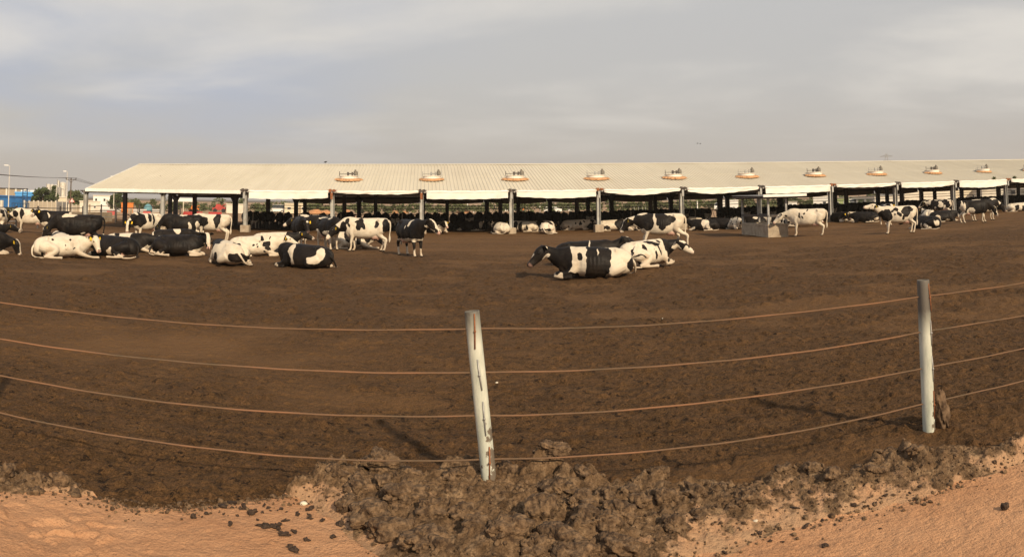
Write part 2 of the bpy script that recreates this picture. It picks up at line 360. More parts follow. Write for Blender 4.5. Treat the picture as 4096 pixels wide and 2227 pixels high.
def ground_h(X, Y, cell):
    R = np.hypot(X, Y); A = np.arctan2(X, Y)
    rin = np.interp(A, IN_A, IN_R); rout = np.interp(A, OUT_A, OUT_R)
    front = (np.abs(A) < 1.2)
    jag = fbm(X * 3, Y * 3, s=3, o=4) * .06
    mb = smooth(-.04, .06, R - rout + jag * 1.5) * (1 - smooth(.0, .10, R - rin + jag))          # the bank
    my = smooth(.0, .08, R - rin + jag)                                                         # the yard
    my = np.where(front, my, 0); mb = np.where(front, mb, 0)
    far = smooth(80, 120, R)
    # coarse relief of the bank: heaped clods, taller in the middle
    side = np.clip((A + .40) / .22, 0, 1) * 1.0
    amp = .035 + .080 * side * (1 - .35 * np.clip((A - .12) / .25, 0, 1))
    wid = np.maximum(rin - rout, .1); s_ = np.clip((R - rout) / wid, 0, 1.25)
    prof = np.clip(np.sin(np.clip(s_, 0, 1) * math.pi * .62) * 1.05, 0, 1) * np.clip((1.12 - s_) / .12, 0, 1)
    wx, wy = X + fbm(X * 4, Y * 4, s=11, o=3) * .07, Y + fbm(X * 4, Y * 4, s=12, o=3) * .07
    big = lumps(wx * 2.9, wy * 2.9, 21, .34, .72, .5, .9)
    med = lumps(wx * 6.5, wy * 6.5, 31, .3, .68, .5, .95)
    sml = lumps(wx * 15., wy * 15., 41, .3, .62, .6, .8)
    ridge_n = 1 - np.abs(fbm(X * 7, Y * 7, s=51, o=4))
    patch = np.clip(fbm(X * 1.1, Y * 1.1, s=61, o=3) * 1.2 + .55, .12, 1)
    hb = prof * (amp * .9 + amp * 1.5 * big * patch + amp * .75 * med * patch + .020 * sml + .016 * ridge_n + .02 * fbm(X * 24, Y * 24, s=71, o=3))
    # trampled dung: shallow hoof pocks and crumbs, flattened by distance and in the driven strips
    DB = X * -.1094 + Y * .994                                   # distance towards the barn
    dryb = .75 * smooth(29, 34, DB + 1.6 * fbm(X * .35, Y * .35, s=81, o=3)) * (.75 + .5 * fbm(X * .10, Y * .9, s=83, o=3))
    dryb = np.maximum(dryb, .75 * np.exp(-((X + 4.6) / 3.2) ** 2 - ((Y - 10.4) / 1.7) ** 2) * (1 + .6 * fbm(X * .9, Y * .9, s=85, o=3)))
    dryb = np.maximum(dryb, .55 * smooth(.25, .75, fbm(X * .5, Y * .7, s=86, o=3)))
    dryb = np.clip(dryb, 0, 1)
    ww = 1 - .65 * dryb
    hy = ww * (.013 * np.clip(1.6 - cell / .016, 0, 1) * lumps(X * 30, Y * 30, 89, .2, .6, .5, .75) + .022 * np.clip(1.3 - cell / .05, 0, 1) * lumps(X * 13, Y * 13, 91, .25, .6, .6, .7) + .014 * np.clip(1.2 - cell / .04, 0, 1) * fbm(X * 20, Y * 20, s=95, o=3) + .04 * np.clip(1.5 - cell / .12, 0, 1) * lumps(X * 7.5, Y * 7.5, 97, .15, .55, .6, .4)
               + .075 * np.clip(1.5 - cell / .25, 0, 1) * lumps(X * 3.6, Y * 3.6, 101, .12, .5, .6, .45) * smooth(9, 16, R) + .030 * fbm(X * 1.7, Y * 1.7, s=105, o=3)) + .05 * fbm(X * .25, Y * .25, s=107, o=2)
    # sand: soft ripples, footprints
    hs = .009 * fbm(X * 1.6, Y * 1.6, s=111, o=3) + .003 * np.clip(fbm(X * 9, Y * 9, s=115, o=3), 0, 1) + .010 * lumps(X * 14, Y * 14, 119, .12, .35, .6, .12)
    churn = np.exp(-(((X + 2.75) / .55) ** 2 + ((Y - 4.35) / .30) ** 2))
    hs = hs + churn * .05 * (lumps(wx * 7, wy * 7, 121, .3, .62, .7, .8) - .4)
    h = hb * mb + np.maximum(hy, -.08) * my * (1 - far) + hs * (1 - my) * (1 - mb)
    h = h - 1.0 * smooth(84, 118, R)
    h = np.where(R > 84, np.minimum(h, h), h)
    sandy = np.clip(-.06 + .58 * np.clip(1 - s_, 0, 1) ** 1.8 + .52 * (1 - patch) - .6 * big * patch * side - .4 * med, 0, 1.2)
    sandy = sandy * (1 - .3 * (np.abs(A) < .2))
    return h, dict(m_bank=mb, m_yard=my, sandy=sandy, dry=dryb * .85, far=far)
def build_ground():
    phis = np.concatenate([np.arange(-PHI0, PHI0, .00155), np.linspace(PHI0, 2 * math.pi - PHI0, 60)[:-1]])
    rs = [0.05, 0.6, 1.2, 1.8, 2.4, 3.0, 3.4, 3.7]
    r = 3.9
    while r < 5.9: rs.append(r); r += .0085
    while r < 84: rs.append(r); r += max(.010, r * .0035 if r < 14 else r * .006)
    rs += [86, 90, 95, 100, 106, 112, 120, 135, 160, 200, 300, 500, 1000, 2500, 8000]
    rs = np.array(rs); nr, npn = len(rs), len(phis)
    Rg, Pg = np.meshgrid(rs, phis, indexing='ij')
    X, Y = (Rg * np.sin(Pg)).ravel(), (Rg * np.cos(Pg)).ravel()
    cell = np.repeat(np.gradient(rs), npn)
    z, at_ = ground_h(X, Y, cell)
    V = np.c_[X, Y, z]
    i = np.arange(nr - 1)[:, None]; j = np.arange(npn)[None, :]; j2 = (j + 1) % npn
    Q = np.stack([i * npn + j, i * npn + j2, (i + 1) * npn + j2, (i + 1) * npn + j], -1).reshape(-1, 4)[:, ::-1]
    fm_b = at_['m_bank'][Q].mean(1); fm_y = at_['m_yard'][Q].mean(1); fr = Rg.ravel()[Q[:, 0]]
    kind = np.where(fm_b > .5, 1, np.where((fm_y > .5) & (fr < 100), 2, 0))
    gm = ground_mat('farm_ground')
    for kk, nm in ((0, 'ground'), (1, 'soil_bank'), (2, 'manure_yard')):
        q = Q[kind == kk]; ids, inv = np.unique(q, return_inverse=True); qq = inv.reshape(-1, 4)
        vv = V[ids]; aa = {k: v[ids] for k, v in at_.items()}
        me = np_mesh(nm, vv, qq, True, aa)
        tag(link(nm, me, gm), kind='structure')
build_ground()
def gz(x, y):
    h, _ = ground_h(np.array([x]), np.array([y]), np.array([.02])); return float(h[0])

# ------------------------------------------------------------------ the cable fence in front
PF, DF = -0.0761, 5.80                                  # fence line: azimuth of its normal, distance
FN = Vector((math.sin(PF), math.cos(PF), 0)); FU = Vector((FN.y, -FN.x, 0))
def on_fence(x, y, off=0.0):
    d = ray(x, y); t = (DF + off) / (d[0] * FN.x + d[1] * FN.y)
    return Vector((d[0] * t, d[1] * t, CAM_H + d[2] * t))
def fence_post_mat():
    m = bpy.data.materials.new('weathered_post'); m.use_nodes = True; t = m.node_tree; b = t.nodes['Principled BSDF']
    tc = N(t, 'ShaderNodeTexCoord'); sp_ = N(t, 'ShaderNodeSeparateXYZ'); LK(t, tc.outputs['Object'], sp_.inputs[0])
    mp = N(t, 'ShaderNodeMapping'); mp.inputs['Scale'].default_value = (1, 1, .25); LK(t, tc.outputs['Object'], mp.inputs[0])
    n = N(t, 'ShaderNodeTexNoise', i={'Scale': 14, 'Detail': 6, 'Roughness': .65}); LK(t, mp.outputs[0], n.inputs['Vector'])
    n2 = N(t, 'ShaderNodeTexNoise', i={'Scale': 16, 'Detail': 5, 'Roughness': .6}); LK(t, tc.outputs['Object'], n2.inputs['Vector'])
    c = ramp(t, n.outputs[0], [(.32, (.33, .35, .29)), (.6, (.56, .56, .47))])
    top = mth(t, 'ADD', sp_.outputs[2], mth(t, 'MULTIPLY', mth(t, 'SUBTRACT', n.outputs[0], .5), .35))
    c = mixc(t, ramp(t, mth(t, 'MULTIPLY', top, .5), [(.50, 0), (.60, .92)]), c, (.075, .062, .050))         # worn bare band at the top
    low = mth(t, 'ADD', mth(t, 'SUBTRACT', mth(t, 'MULTIPLY', n2.outputs[0], 1.0), mth(t, 'MULTIPLY', sp_.outputs[2], .42)), mth(t, 'MULTIPLY', sp_.outputs[0], 2.0))
    c = mixc(t, ramp(t, low, [(.43, 0), (.48, .9)]), c, (.10, .066, .042))          # splashed dung
    LK(t, c, b.inputs['Base Color']); b.inputs['Roughness'].default_value = .6
    bp = N(t, 'ShaderNodeBump', i={'Strength': .4, 'Distance': .004}); LK(t, n.outputs[0], bp.inputs['Height']); LK(t, bp.outputs[0], b.inputs['Normal'])
    return m
M['post'] = fence_post_mat()
M['wood'] = mat('splintered_wood', (.19, .12, .07), .95, .5, 14, bump=.8, bscale=30, col2=(.06, .035, .02))
def build_fence():
    root = empty('cable_fence', on_fence(1955, 1915), 0, 'rusty steel cable fence on thick pale posts running across the foreground', 'fence')
    o0 = root.location
    wl = [1.1766 - .3092 * k for k in range(4)]
    def post(p0, p1, rad, pins, seed):
        ax = (p1 - p0); L = ax.length; zq = ax.normalized()
        yq = FN.copy(); xq = yq.cross(zq).normalized(); yq = zq.cross(xq)
        Mx = Matrix((xq, yq, zq)).transposed()
        b = MB(); n = 32
        rows = np.linspace(-.25, L, 30); vs = []
        for i, h in enumerate(rows):
            for k in range(n):
                g = 2 * math.pi * k / n; rr = rad * (1 + .012 * math.sin(3 * g + h * 5 + seed))
                vs.append((rr * math.cos(g), rr * math.sin(g), h))
        for rr, h in ((rad * .97, L + .006), (rad * .88, L + .006), (rad * .86, L - .05)):
            for k in range(n):
                g = 2 * math.pi * k / n; vs.append((rr * math.cos(g), rr * math.sin(g), h))
        m_ = len(vs) // n
        fs = [(i * n + k, i * n + (k + 1) % n, i * n + n + (k + 1) % n, i * n + n + k) for i in range(m_ - 1) for k in range(n)]
        fs.append(tuple(range(len(vs) - n, len(vs)))); b.add(vs, fs)
        o = link('fence_post', b.mesh('post', True), M['post'], root)
        o.matrix_local = Matrix.Translation(p0 - o0) @ Mx.to_4x4()
        for (h, dx, tilt, ln, mt) in pins:                                      # the rods that lock the cables
            q = MB(); gx = dx; yy = -math.sqrt(max(rad * rad - gx * gx, 0)) - .004
            q.tube([(gx - tilt * ln * .5, yy, h - ln * .5), (gx, yy - .006, h), (gx + tilt * ln * .35, yy, h + ln * .5)], .0055, 6)
            q.tube([(gx, yy + .02, h), (gx, yy - .012, h)], .009, 8)
            link('locking_pin', q.mesh('pin', True), M[mt], o)
    R1 = .0545
    p0, p1 = on_fence(1957, 1925), on_fence(1888, 1247)
    zof = lambda k, p0=p0, p1=p1: (wl[k] - p0.z) / (p1.z - p0.z) * (p1 - p0).length
    post(p0, p1, R1, [(zof(0), .006, .10, .25, 'rust'), (zof(1), .008, -.05, .22, 'galv'), (zof(2), .010, .02, .24, 'galv'), (zof(3), .016, .12, .22, 'rust')], 0)
    p0, p1 = on_fence(3719, 1798), on_fence(3692, 1122)
    zof = lambda k, p0=p0, p1=p1: (wl[k] - p0.z) / (p1.z - p0.z) * (p1 - p0).length
    post(p0, p1, R1, [(zof(0), .030, -.09, .24, 'rust'), (zof(1), .030, -.01, .22, 'galv'), (zof(2), .032, -.02, .22, 'galv'), (zof(3), .030, .02, .24, 'rust')], 2)
    # next post, unseen beyond the left edge, placed so its shadow reaches into view
    p0 = FN * DF + FU * (-3.98); p0.z = .0; p1 = p0 + Vector((-.05, 0, 1.34))
    post(p0, p1, R1, [], 5)
    p0 = FN * DF + FU * 7.6; p0.z = .0; post(p0, p0 + Vector((-.05, 0, 1.34)), R1, [], 6)
    rnd = random.Random(3)
    knots = [-3.98, on_t(1930), on_t(3705), 7.6]
    for k in range(4):
        pts = []; ph = rnd.random() * 9
        T = np.arange(-9.5, 9.5, .05)
        for t_ in T:
            sag = 0
            for a_, b_ in zip([-9.9] + knots, knots + [11.4]):
                if a_ <= t_ < b_: u = (t_ - a_) / (b_ - a_); sag = -.018 * 4 * u * (1 - u) * (1 + .3 * math.sin(k * 2.1 + a_))
            p = FN * DF + FU * float(t_)
            p.z = wl[k] + .010 + sag + .0025 * math.sin(t_ * 2.1 + ph) + .0012 * math.sin(t_ * 9.3 + ph * 2)
            pts.append(p - o0)
        b = MB(); b.tube(pts, .0066 if k else .0058, 7)
        link('cable', b.mesh('cable', True), M['cable'], root)
def on_t(x): 
    p = on_fence(x, 1400); return (p - FN * DF).dot(FU)
build_fence()
def lumpy(name, size, m, loc, seed, rot=0, label=None, cat=None, group=None, sub=3, amp=.35):
    import bmesh
    bm = bmesh.new(); bmesh.ops.create_icosphere(bm, subdivisions=sub, radius=1)
    P = np.array([v.co[:] for v in bm.verts]); 
    d = 1 + amp * fbm(P[:, 0] * 1.3 + seed, P[:, 1] * 1.3, P[:, 2] * 1.3, s=seed, o=4) + .12 * fbm(P[:, 0] * 5, P[:, 1] * 5, P[:, 2] * 5, s=seed + 9, o=2) - .10 * np.clip(np.abs(fbm(P[:, 0] * 3, P[:, 1] * 3, P[:, 2] * 3, s=seed + 5, o=3)) * -5 + 1, 0, 1) + (.05 * fbm(P[:, 0] * 14, P[:, 1] * 14, P[:, 2] * 14, s=seed + 2, o=2) if sub > 3 else 0)
    P = P * d[:, None] * np.array(size)
    for v, p in zip(bm.verts, P): v.co = p
    me = bpy.data.meshes.new(name); bm.to_mesh(me); bm.free(); me.polygons.foreach_set('use_smooth', [True] * len(me.polygons))
    o = link(name, me, m, None, loc, rot); return tag(o, label, cat, group)
M['clod'] = mat('dried_dung_soil', (.205, .128, .070), .97, .3, 22, bump=1.0, bscale=60, col2=(.052, .030, .016), detail=7, lo=.38, hi=.64)
M['clod_dark'] = mat('dark_dung_crumb', (.075, .048, .032), .97, .3, 30, bump=.8, bscale=60, col2=(.03, .018, .012), detail=5)
M['pebble'] = mat('pale_pebble', (.62, .55, .43), .8, .15, 30)
def clods():
    rnd = random.Random(12)
    # wood stump / dung slab leaning on the right-hand post
    p = on_fence(3776, 1735); p.z = gz(p.x, p.y) + .12
    o = lumpy('mud_slab', (.055, .045, .19), M['wood'], p, 4, .2, 'upright jagged brown slab leaning against the foot of the right fence post', 'mud slab', amp=.55, sub=4)
    o.rotation_euler = (0, D2R(-8), .3)
    big = [(1520, 1890, .17), (1430, 1960, .16), (1600, 2020, .20), (1810, 1935, .12), (1480, 2060, .19), (1720, 2070, .14), (2030, 1925, .11), (2200, 1900, .14), 
           (2170, 2090, .20), (2330, 1950, .11), (2390, 2140, .20), (2630, 1925, .12), (2250, 2200, .18), (2870, 1965, .10), (2990, 2010, .12), (3130, 1895, .11), (3240, 1890, .10), (3440, 1880, .10), (3560, 1830, .12),
           (1340, 1930, .13), (1640, 1915, .11), (1900, 2150, .10), (2520, 1990, .10), (3660, 1850, .09), (1390, 2010, .12), (1530, 1960, .10), (1560, 2110, .16), (1850, 2080, .12), (2240, 1990, .16), (2320, 2060, .14), (2420, 2010, .12), (2480, 2080, .17), (2560, 2050, .11), (2660, 2010, .13), (2700, 2110, .12), (2780, 2000, .11), (1690, 2160, .18), (1760, 2200, .13), (2020, 2180, .19), (2140, 2205, .13), (2340, 2215, .14), (2480, 2200, .15), (2800, 2060, .09), (3330, 1930, .09), (3500, 1900, .09), (20, 1880, .12), (230, 1905, .10), (300, 1930, .08), (140, 1925, .09)]
    for i, (x, y, s) in enumerate(big):
        q = at(x, y, .08); h = gz(q.x, q.y); s *= .78
        lumpy('dirt_clod', (s * rnd.uniform(.75, 1.1), s * rnd.uniform(.6, .85), s * rnd.uniform(.45, .62)), M['clod'], (q.x, q.y, h + s * .10), 100 + i, rnd.uniform(0, 6), 'large cracked brown clod heaped in the soil bank along the fence', 'dirt clod', 'large clods heaped along the fence', sub=5 if s > .09 else 4, amp=.5)
    # loose dark crumbs rolled down on to the sand, a few set apart
    spots = [(980, 2040), (1010, 2060), (1075, 2035), (1140, 2085), (1190, 2060), (1150, 2140), (1225, 2160), (1240, 2040), (920, 2105), (905, 2025), (860, 2035), (1060, 2110), (1290, 2080), (1160, 2185), (1180, 2200), (1330, 2150), (1050, 2055), (1360, 2100), (1115, 2120),
             (3300, 2180), (3222, 2103), (3040, 2140), (3080, 2165), (3130, 2165), (3010, 2150), (3960, 1910), (3290, 2080), (3180, 2060), (3340, 2095), (3420, 2040), (3500, 2025), (3540, 2000), (2900, 2215), (3520, 2110), (3240, 2020), (3380, 1990), (3640, 1985), (3680, 1965)]
    spots += [(rnd.gauss(1120, 95), rnd.gauss(2085, 45)) for _ in range(16)] + [(rnd.gauss(880, 70), rnd.gauss(2045, 22)) for _ in range(14)]
    for i, (x, y) in enumerate(spots):
        q = at(x, y, 0); s = rnd.uniform(.012, .028) if i < 19 else (rnd.uniform(.008, .018) if i < 39 else rnd.lognormvariate(-4.3, .4))
        if (x, y) in ((3222, 2103), (3300, 2180)): s = .022
        lumpy('dung_crumb', (s * rnd.uniform(.8, 1.4), s * rnd.uniform(.5, .9), s * rnd.uniform(.4, .7)), M['clod_dark'], (q.x, q.y, gz(q.x, q.y) + s * .3), 200 + i, rnd.uniform(0, 6), 'small dark dung crumb lying loose at the edge of the orange sand', 'dung crumb', 'dark crumbs scattered on the sand', sub=3, amp=.8)
    q = at(4020, 2040, 0); lumpy('dung_lump', (.030, .026, .024), M['clod_dark'], (q.x, q.y, gz(q.x, q.y) + .02), 77, 0, 'single dark dung lump alone on the open orange sand at the right', 'dung lump', sub=3)
    for i, (x, y, s, zz) in enumerate([(1214, 1984, .022, .06), (3022, 1975, .012, .1), (3023, 2083, .013, .05), (760, 2012, .012, .02), (2580, 1857, .012, .02), (1987, 1530, .014, 0), (2650, 1297, .014, 0)]):
        q = at(x, y, zz); lumpy('pebble', (s * 1.3, s * .8, s * .6), M['pebble'], (q.x, q.y, gz(q.x, q.y) + s * .4), 300 + i, i * 1.3, 'small pale pebble lying on the brown dirt', 'pebble', 'pale pebbles on the dirt', sub=2)
    # finer crumbs nobody could count
    b = MB(); import bmesh
    bm = bmesh.new(); bmesh.ops.create_icosphere(bm, subdivisions=1, radius=1); IV = np.array([v.co[:] for v in bm.verts]); IF = [tuple(v.index for v in f.verts) for f in bm.faces]; bm.free()
    VV, QQ = [], []; rg = np.random.RandomState(5)
    n = 3800; A_ = rg.uniform(-.72, .72, n); rin = np.interp(A_, IN_A, IN_R); rout = np.interp(A_, OUT_A, OUT_R)
    Rr = rout + (rin - rout) * (rg.beta(1.2, 1.4, n) * 1.25 - .12) - np.abs(rg.normal(0, .10, n)) * (rg.rand(n) < .35)
    X, Y = Rr * np.sin(A_), Rr * np.cos(A_); H, _ = ground_h(X, Y, np.full(n, .01)); sz = np.clip(rg.lognormal(-4.9, .50, n), .003, .026)
    for i in range(n):
        v = IV * (1 + .35 * rg.randn(len(IV), 1) * .6) * sz[i] * np.array([1, rg.uniform(.6, 1), rg.uniform(.5, .9)])
        g = rg.uniform(0, 6.28); v = np.c_[v[:, 0] * math.cos(g) - v[:, 1] * math.sin(g), v[:, 0] * math.sin(g) + v[:, 1] * math.cos(g), v[:, 2]]
        VV.append(v + [X[i], Y[i], H[i] + sz[i] * .3]); QQ.append(np.array(IF) + i * len(IV))
    tag(link('soil_crumbs', np_mesh('crumbs', np.vstack(VV), np.vstack(QQ), False), M['clod']), kind='stuff')
clods()

# ------------------------------------------------------------------ the open cattle barn
BD, BA = 54.0, 0.1096                                   # distance of its front columns; turn of its long axis
BB, BO = 6.127, -12.544                                 # bay width, offset of the columns
BR = Matrix.Rotation(BA, 4, 'Z'); BORG = Vector((math.sin(-BA) * BD, math.cos(-BA) * BD, 0))
def barn_pt(t, d, z): return BORG + BR @ Vector((t, d, z))
EAVE, RIDGE_D, RIDGE_Z, BACK_D, BACK_Z = 2.93, 10.6, 5.21, 22.0, 2.75
T0, T1 = -24.6, 84.0
def roof_z(d): return EAVE + .02 + (RIDGE_Z - EAVE) * d / RIDGE_D if d < RIDGE_D else RIDGE_Z + .02 - (RIDGE_Z - BACK_Z) * (d - RIDGE_D) / (BACK_D - RIDGE_D)
M['fan_base'] = mat('dull_grey_flashing', (.20, .18, .15), .8, .3, 5, dirt=(.10, .07, .05))
def build_barn():
    root = empty('cattle_barn', BORG, BA, 'long open sided cattle barn with cream corrugated roof on grey columns', 'barn')
    # roof: trapezoid ribs every 0.26 m on both slopes
    V, Q = [], []; pitch = .262; xs = []; hs = []
    t = T0
    while t < T1:
        for dx, h in ((0, 0), (.13, 0), (.16, .034), (.215, .034), (.245, 0)): xs.append(t + dx); hs.append(h)
        t += pitch
    xs, hs = np.array(xs), np.array(hs); nx = len(xs)
    rows = [(-.32, 0), (2.4, 0), (5.2, .004), (5.21, .012), (8, .0), (RIDGE_D, .02), (13.5, 0), (16.2, 0), (19, 0), (BACK_D + .3, 0)]
    for d, e in rows:
        zb = roof_z(d) + .012 * np.sin(xs * .9 + d) + e; V.append(np.c_[xs, np.full(nx, d), zb + hs])
    V = np.vstack(V); nr = len(rows)
    i = np.arange(nr - 1)[:, None]; j = np.arange(nx - 1)[None, :]
    Q = np.stack([i * nx + j, i * nx + j + 1, (i + 1) * nx + j + 1, (i + 1) * nx + j], -1).reshape(-1, 4)
    V2 = V - [0, 0, .012]; Q2 = Q[:, ::-1] + len(V)
    roof = link('roof', np_mesh('roof', np.vstack([V, V2]), np.vstack([Q, Q2]), False), M['roof'], root)
    b = MB(); b.prism([(-.14, -.05), (.14, -.05), (.17, 0), (0, .10), (-.17, 0)], 0, 1)
    cap = MB()
    for (a, c_) in ((T0 - .05, T1),):
        cap.add([(a, RIDGE_D - .3, roof_z(RIDGE_D - .3) + .05), (c_, RIDGE_D - .3, roof_z(RIDGE_D - .3) + .05), (c_, RIDGE_D, RIDGE_Z + .11), (a, RIDGE_D, RIDGE_Z + .11), (c_, RIDGE_D + .3, roof_z(RIDGE_D + .3) + .05), (a, RIDGE_D + .3, roof_z(RIDGE_D + .3) + .05)], [(0, 1, 2, 3), (3, 2, 4, 5)])
    cap.build('ridge_cap', M['roof'], roof)
    # verge trim on the left gable
    vb = MB()
    for d0, d1 in ((-.3, RIDGE_D), (RIDGE_D, BACK_D + .3)):
        z0, z1 = roof_z(d0), roof_z(d1)
        vb.add([(T0 - .06, d0, z0 - .14), (T0 + .0, d0, z0 - .14), (T0 + .0, d0, z0 + .06), (T0 - .06, d0, z0 + .06), (T0 - .06, d1, z1 - .14), (T0 + .0, d1, z1 - .14), (T0 + .0, d1, z1 + .06), (T0 - .06, d1, z1 + .06)],
               [(0, 1, 2, 3), (7, 6, 5, 4), (0, 4, 5, 1), (1, 5, 6, 2), (2, 6, 7, 3), (3, 7, 4, 0)])
    vb.build('verge_trim', M['gutter'], root)
    cols = [BO + BB * i for i in range(-2, 16)]
    # gutter boxes over the whole front, with joints, on the left end where no curtain hangs
    g = MB(); t = T0 - .1
    while t < cols[2] - .3:
        L = min(1.95, cols[2] - .3 - t); g.box((t, -.46, EAVE - .26), (t + L - .03, -.33, EAVE - .02), .01); g.box((t + L - .06, -.475, EAVE - .27), (t + L + .02, -.32, EAVE - .0), .006); t += L
    g.box((cols[2] - .3, -.42, EAVE - .14), (T1, -.33, EAVE - .03), .01)
    g.build('gutter', M['gutter'], root)
    # rolled curtains with a loose, sagging flap
    rnd = random.Random(5)
    flap = {2: (.42, .36, .10), 3: (.02, .03, .12), 4: (.42, .38, .06), 5: (.30, .34, .12), 6: (.06, .04, .26), 7: (.10, .06, .28), 8: (.40, .36, .06), 9: (.06, .04, .14), 10: (.26, .16, .14), 11: (.40, .34, .16), 12: (.1, .1, .2)}
    for i in range(2, len(cols) - 1):
        a, c_ = cols[i] + .30, cols[i + 1] - .22
        m = MB(); n = 26
        pts = [(a + (c_ - a) * k / n, -.50, EAVE - .07 + .012 * math.sin(k * .9 + i) - .02 * math.sin(math.pi * k / n)) for k in range(n + 1)]
        m.tube(pts, [.085 + .008 * math.sin(k * 1.7 + i) for k in range(n + 1)], 12)
        ro = m.build('rolled_curtain', M['curtain'], root, smooth=True)
        l, r_, s_ = flap.get(i, (.25, .2, .12)); n = 40; vs = []; fs = []
        for k in range(n + 1):
            u = k / n; hgt = l + (r_ - l) * u + s_ * 4 * u * (1 - u) * (.8 + .2 * math.sin(u * 5 + i)) + .012 * math.sin(u * 40 + i)
            x = a + .04 + (c_ - a - .08) * u
            for q, w in ((0, 0), (.33, 1), (.66, 1), (1, 1)):
                vs.append((x, -.545 + .03 * math.sin(u * 22 + q * 3 + i) * q - .02, EAVE - .13 - hgt * q))
        for k in range(n):
            for q in range(3): fs.append((k * 4 + q, k * 4 + q + 1, k * 4 + 5 + q, k * 4 + 4 + q))
        nv = len(vs); vs += [(x, y + .02, z) for x, y, z in vs]; fs += [tuple(nv + q for q in reversed(f)) for f in fs]
        m = MB(); m.add(vs, fs); m.build('curtain_flap', M['curtain'], ro, smooth=True)
    # columns
    ft = .50
    for i, t in enumerate(cols):
        c = MB()
        for (x0, x1, y0, y1) in ((-.13, -.11, -.16, .16), (.11, .13, -.16, .16), (-.11, .11, -.012, .012)): c.box((t + x0, y0 - .05, .0), (t + x1, y1 - .05, EAVE - .15))
        o = c.build('column', M['paint_grey'], root)
        f = MB(); f.box((t - .31, -.36, -.35), (t + .31, .26, ft - (.12 if i % 2 else 0)), .03); f.build('footing', M['concrete'], o)
        if i >= 2:
            k = MB(); k.box((t - .20, -.56, EAVE - .10), (t - .02, -.38, EAVE + .12), .02); k.box((t + .05, -.58, EAVE - .05), (t + .24, -.40, EAVE + .10), .02); k.tube([(t - .30, -.50, EAVE + .02), (t + .34, -.50, EAVE + .02)], .035, 8)
            k.build('curtain_winch', M['dark_steel'] if i % 3 else M['rust'], o)
            k = MB(); k.box((t - .10, -.52, EAVE - .58), (t + .06, -.40, EAVE - .14), .015); k.build('control_box', M['rust'] if i in (3, 4) else M['paint_grey'], o)
        else:
            k = MB(); k.prism([(t - .5, EAVE - .16), (t + .5, EAVE - .16), (t + .16, EAVE - .42), (t - .16, EAVE - .42)], -.10, .02); k.build('bracket', M['dark_steel'], o)
    # inner and back columns with haunched tops and the beams along them
    for d, zt, w, ph in ((7.9, 4.3, .15, .0), (13.6, 4.4, .15, 2.1), (BACK_D - .4, BACK_Z, .19, 0)):
        for t in cols[:]:
            t = t + ph
            if t > T1: continue
            zc = min(zt, roof_z(d) - .2)
            if d > 20: zc = BACK_Z - .1
            c = MB(); c.box((t - w, d - w, -.2), (t + w, d + w, zc))
            if d > 20: c.prism([(t - .5, zc), (t + .5, zc), (t + w + .003, zc - .55), (t - w - .003, zc - .55)], d - .1, d + .1)
            c.build('inner_column', M['dark_steel'], root)
    b = MB()
    for d in (.0, 7.9, 13.6, BACK_D - .4): b.box((T0 + .1, d - .09, roof_z(d) - .36), (T1, d + .09, roof_z(d) - .14))
    b.build('purlin_beam', M['dark_steel'], root)
    b = MB()
    for t in cols:
        for d0, d1 in ((0, RIDGE_D), (RIDGE_D, BACK_D - .4)):
            z0, z1 = roof_z(d0) - .10, roof_z(d1) - .10
            b.add([(t - .08, d0, z0 - .34), (t + .08, d0, z0 - .34), (t + .08, d0, z0), (t - .08, d0, z0), (t - .08, d1, z1 - .34), (t + .08, d1, z1 - .34), (t + .08, d1, z1), (t - .08, d1, z1)], [(0, 1, 2, 3), (7, 6, 5, 4), (0, 4, 5, 1), (1, 5, 6, 2), (2, 6, 7, 3), (3, 7, 4, 0)])
    b.build('rafter', M['dark_steel'], root)
    # far side: rolled grey curtain hanging low behind, neck rails, water pipes
    for i in range(2, len(cols) - 1):
        m = MB(); a, c_ = cols[i] + .3, cols[i + 1] - .3; n = 14; s_ = rnd.uniform(.02, .16)
        vs = []; fs = []
        for k in range(n + 1):
            u = k / n; z = BACK_Z - .62 - s_ * 4 * u * (1 - u)
            for q in (BACK_Z - .12, z): vs += [(a + (c_ - a) * u, BACK_D - .12, q), (a + (c_ - a) * u, BACK_D - .08, q)]
        for k in range(n): fs += [(4 * k, 4 * k + 2, 4 * k + 6, 4 * k + 4), (4 * k + 1, 4 * k + 5, 4 * k + 7, 4 * k + 3), (4 * k + 2, 4 * k + 3, 4 * k + 7, 4 * k + 6)]
        m.add(vs, fs); m.build('back_curtain', M['tan'], root)
    for z in (1.86, 1.62):
        b = MB(); b.tube([(T, 9.2, z + .02 * math.sin(T)) for T in np.arange(-14.5, T1, 3.0)], .03, 6); b.build('neck_rail', M['dark_steel'], root)
    # feed barrier: headlocks between the animals and the lane
    b = MB(); t = -14.5
    b.box((-14.5, 9.15, .0), (T1, 9.35, .55))
    b.tube([(-14.5, 9.1, 1.18), (T1, 9.1, 1.18)], .035, 6)
    while t < T1:
        b.tube([(t, 9.1, .5), (t, 9.1, 1.2)], .022, 5); b.tube([(t, 9.08, .55), (t + .22, 9.08, 1.18)], .018, 5); b.tube([(t + .46, 9.08, .55), (t + .26, 9.08, 1.18)], .018, 5); t += .72
    b.build('feed_barrier', M['dark_steel'], root)
    b = MB(); b.box((-14.5, 9.35, .0), (T1, 13.2, .16)); b.build('feed_lane', M['concrete'], root)
    # fans let into the roof
    sl = math.atan2(RIDGE_Z - EAVE, RIDGE_D)
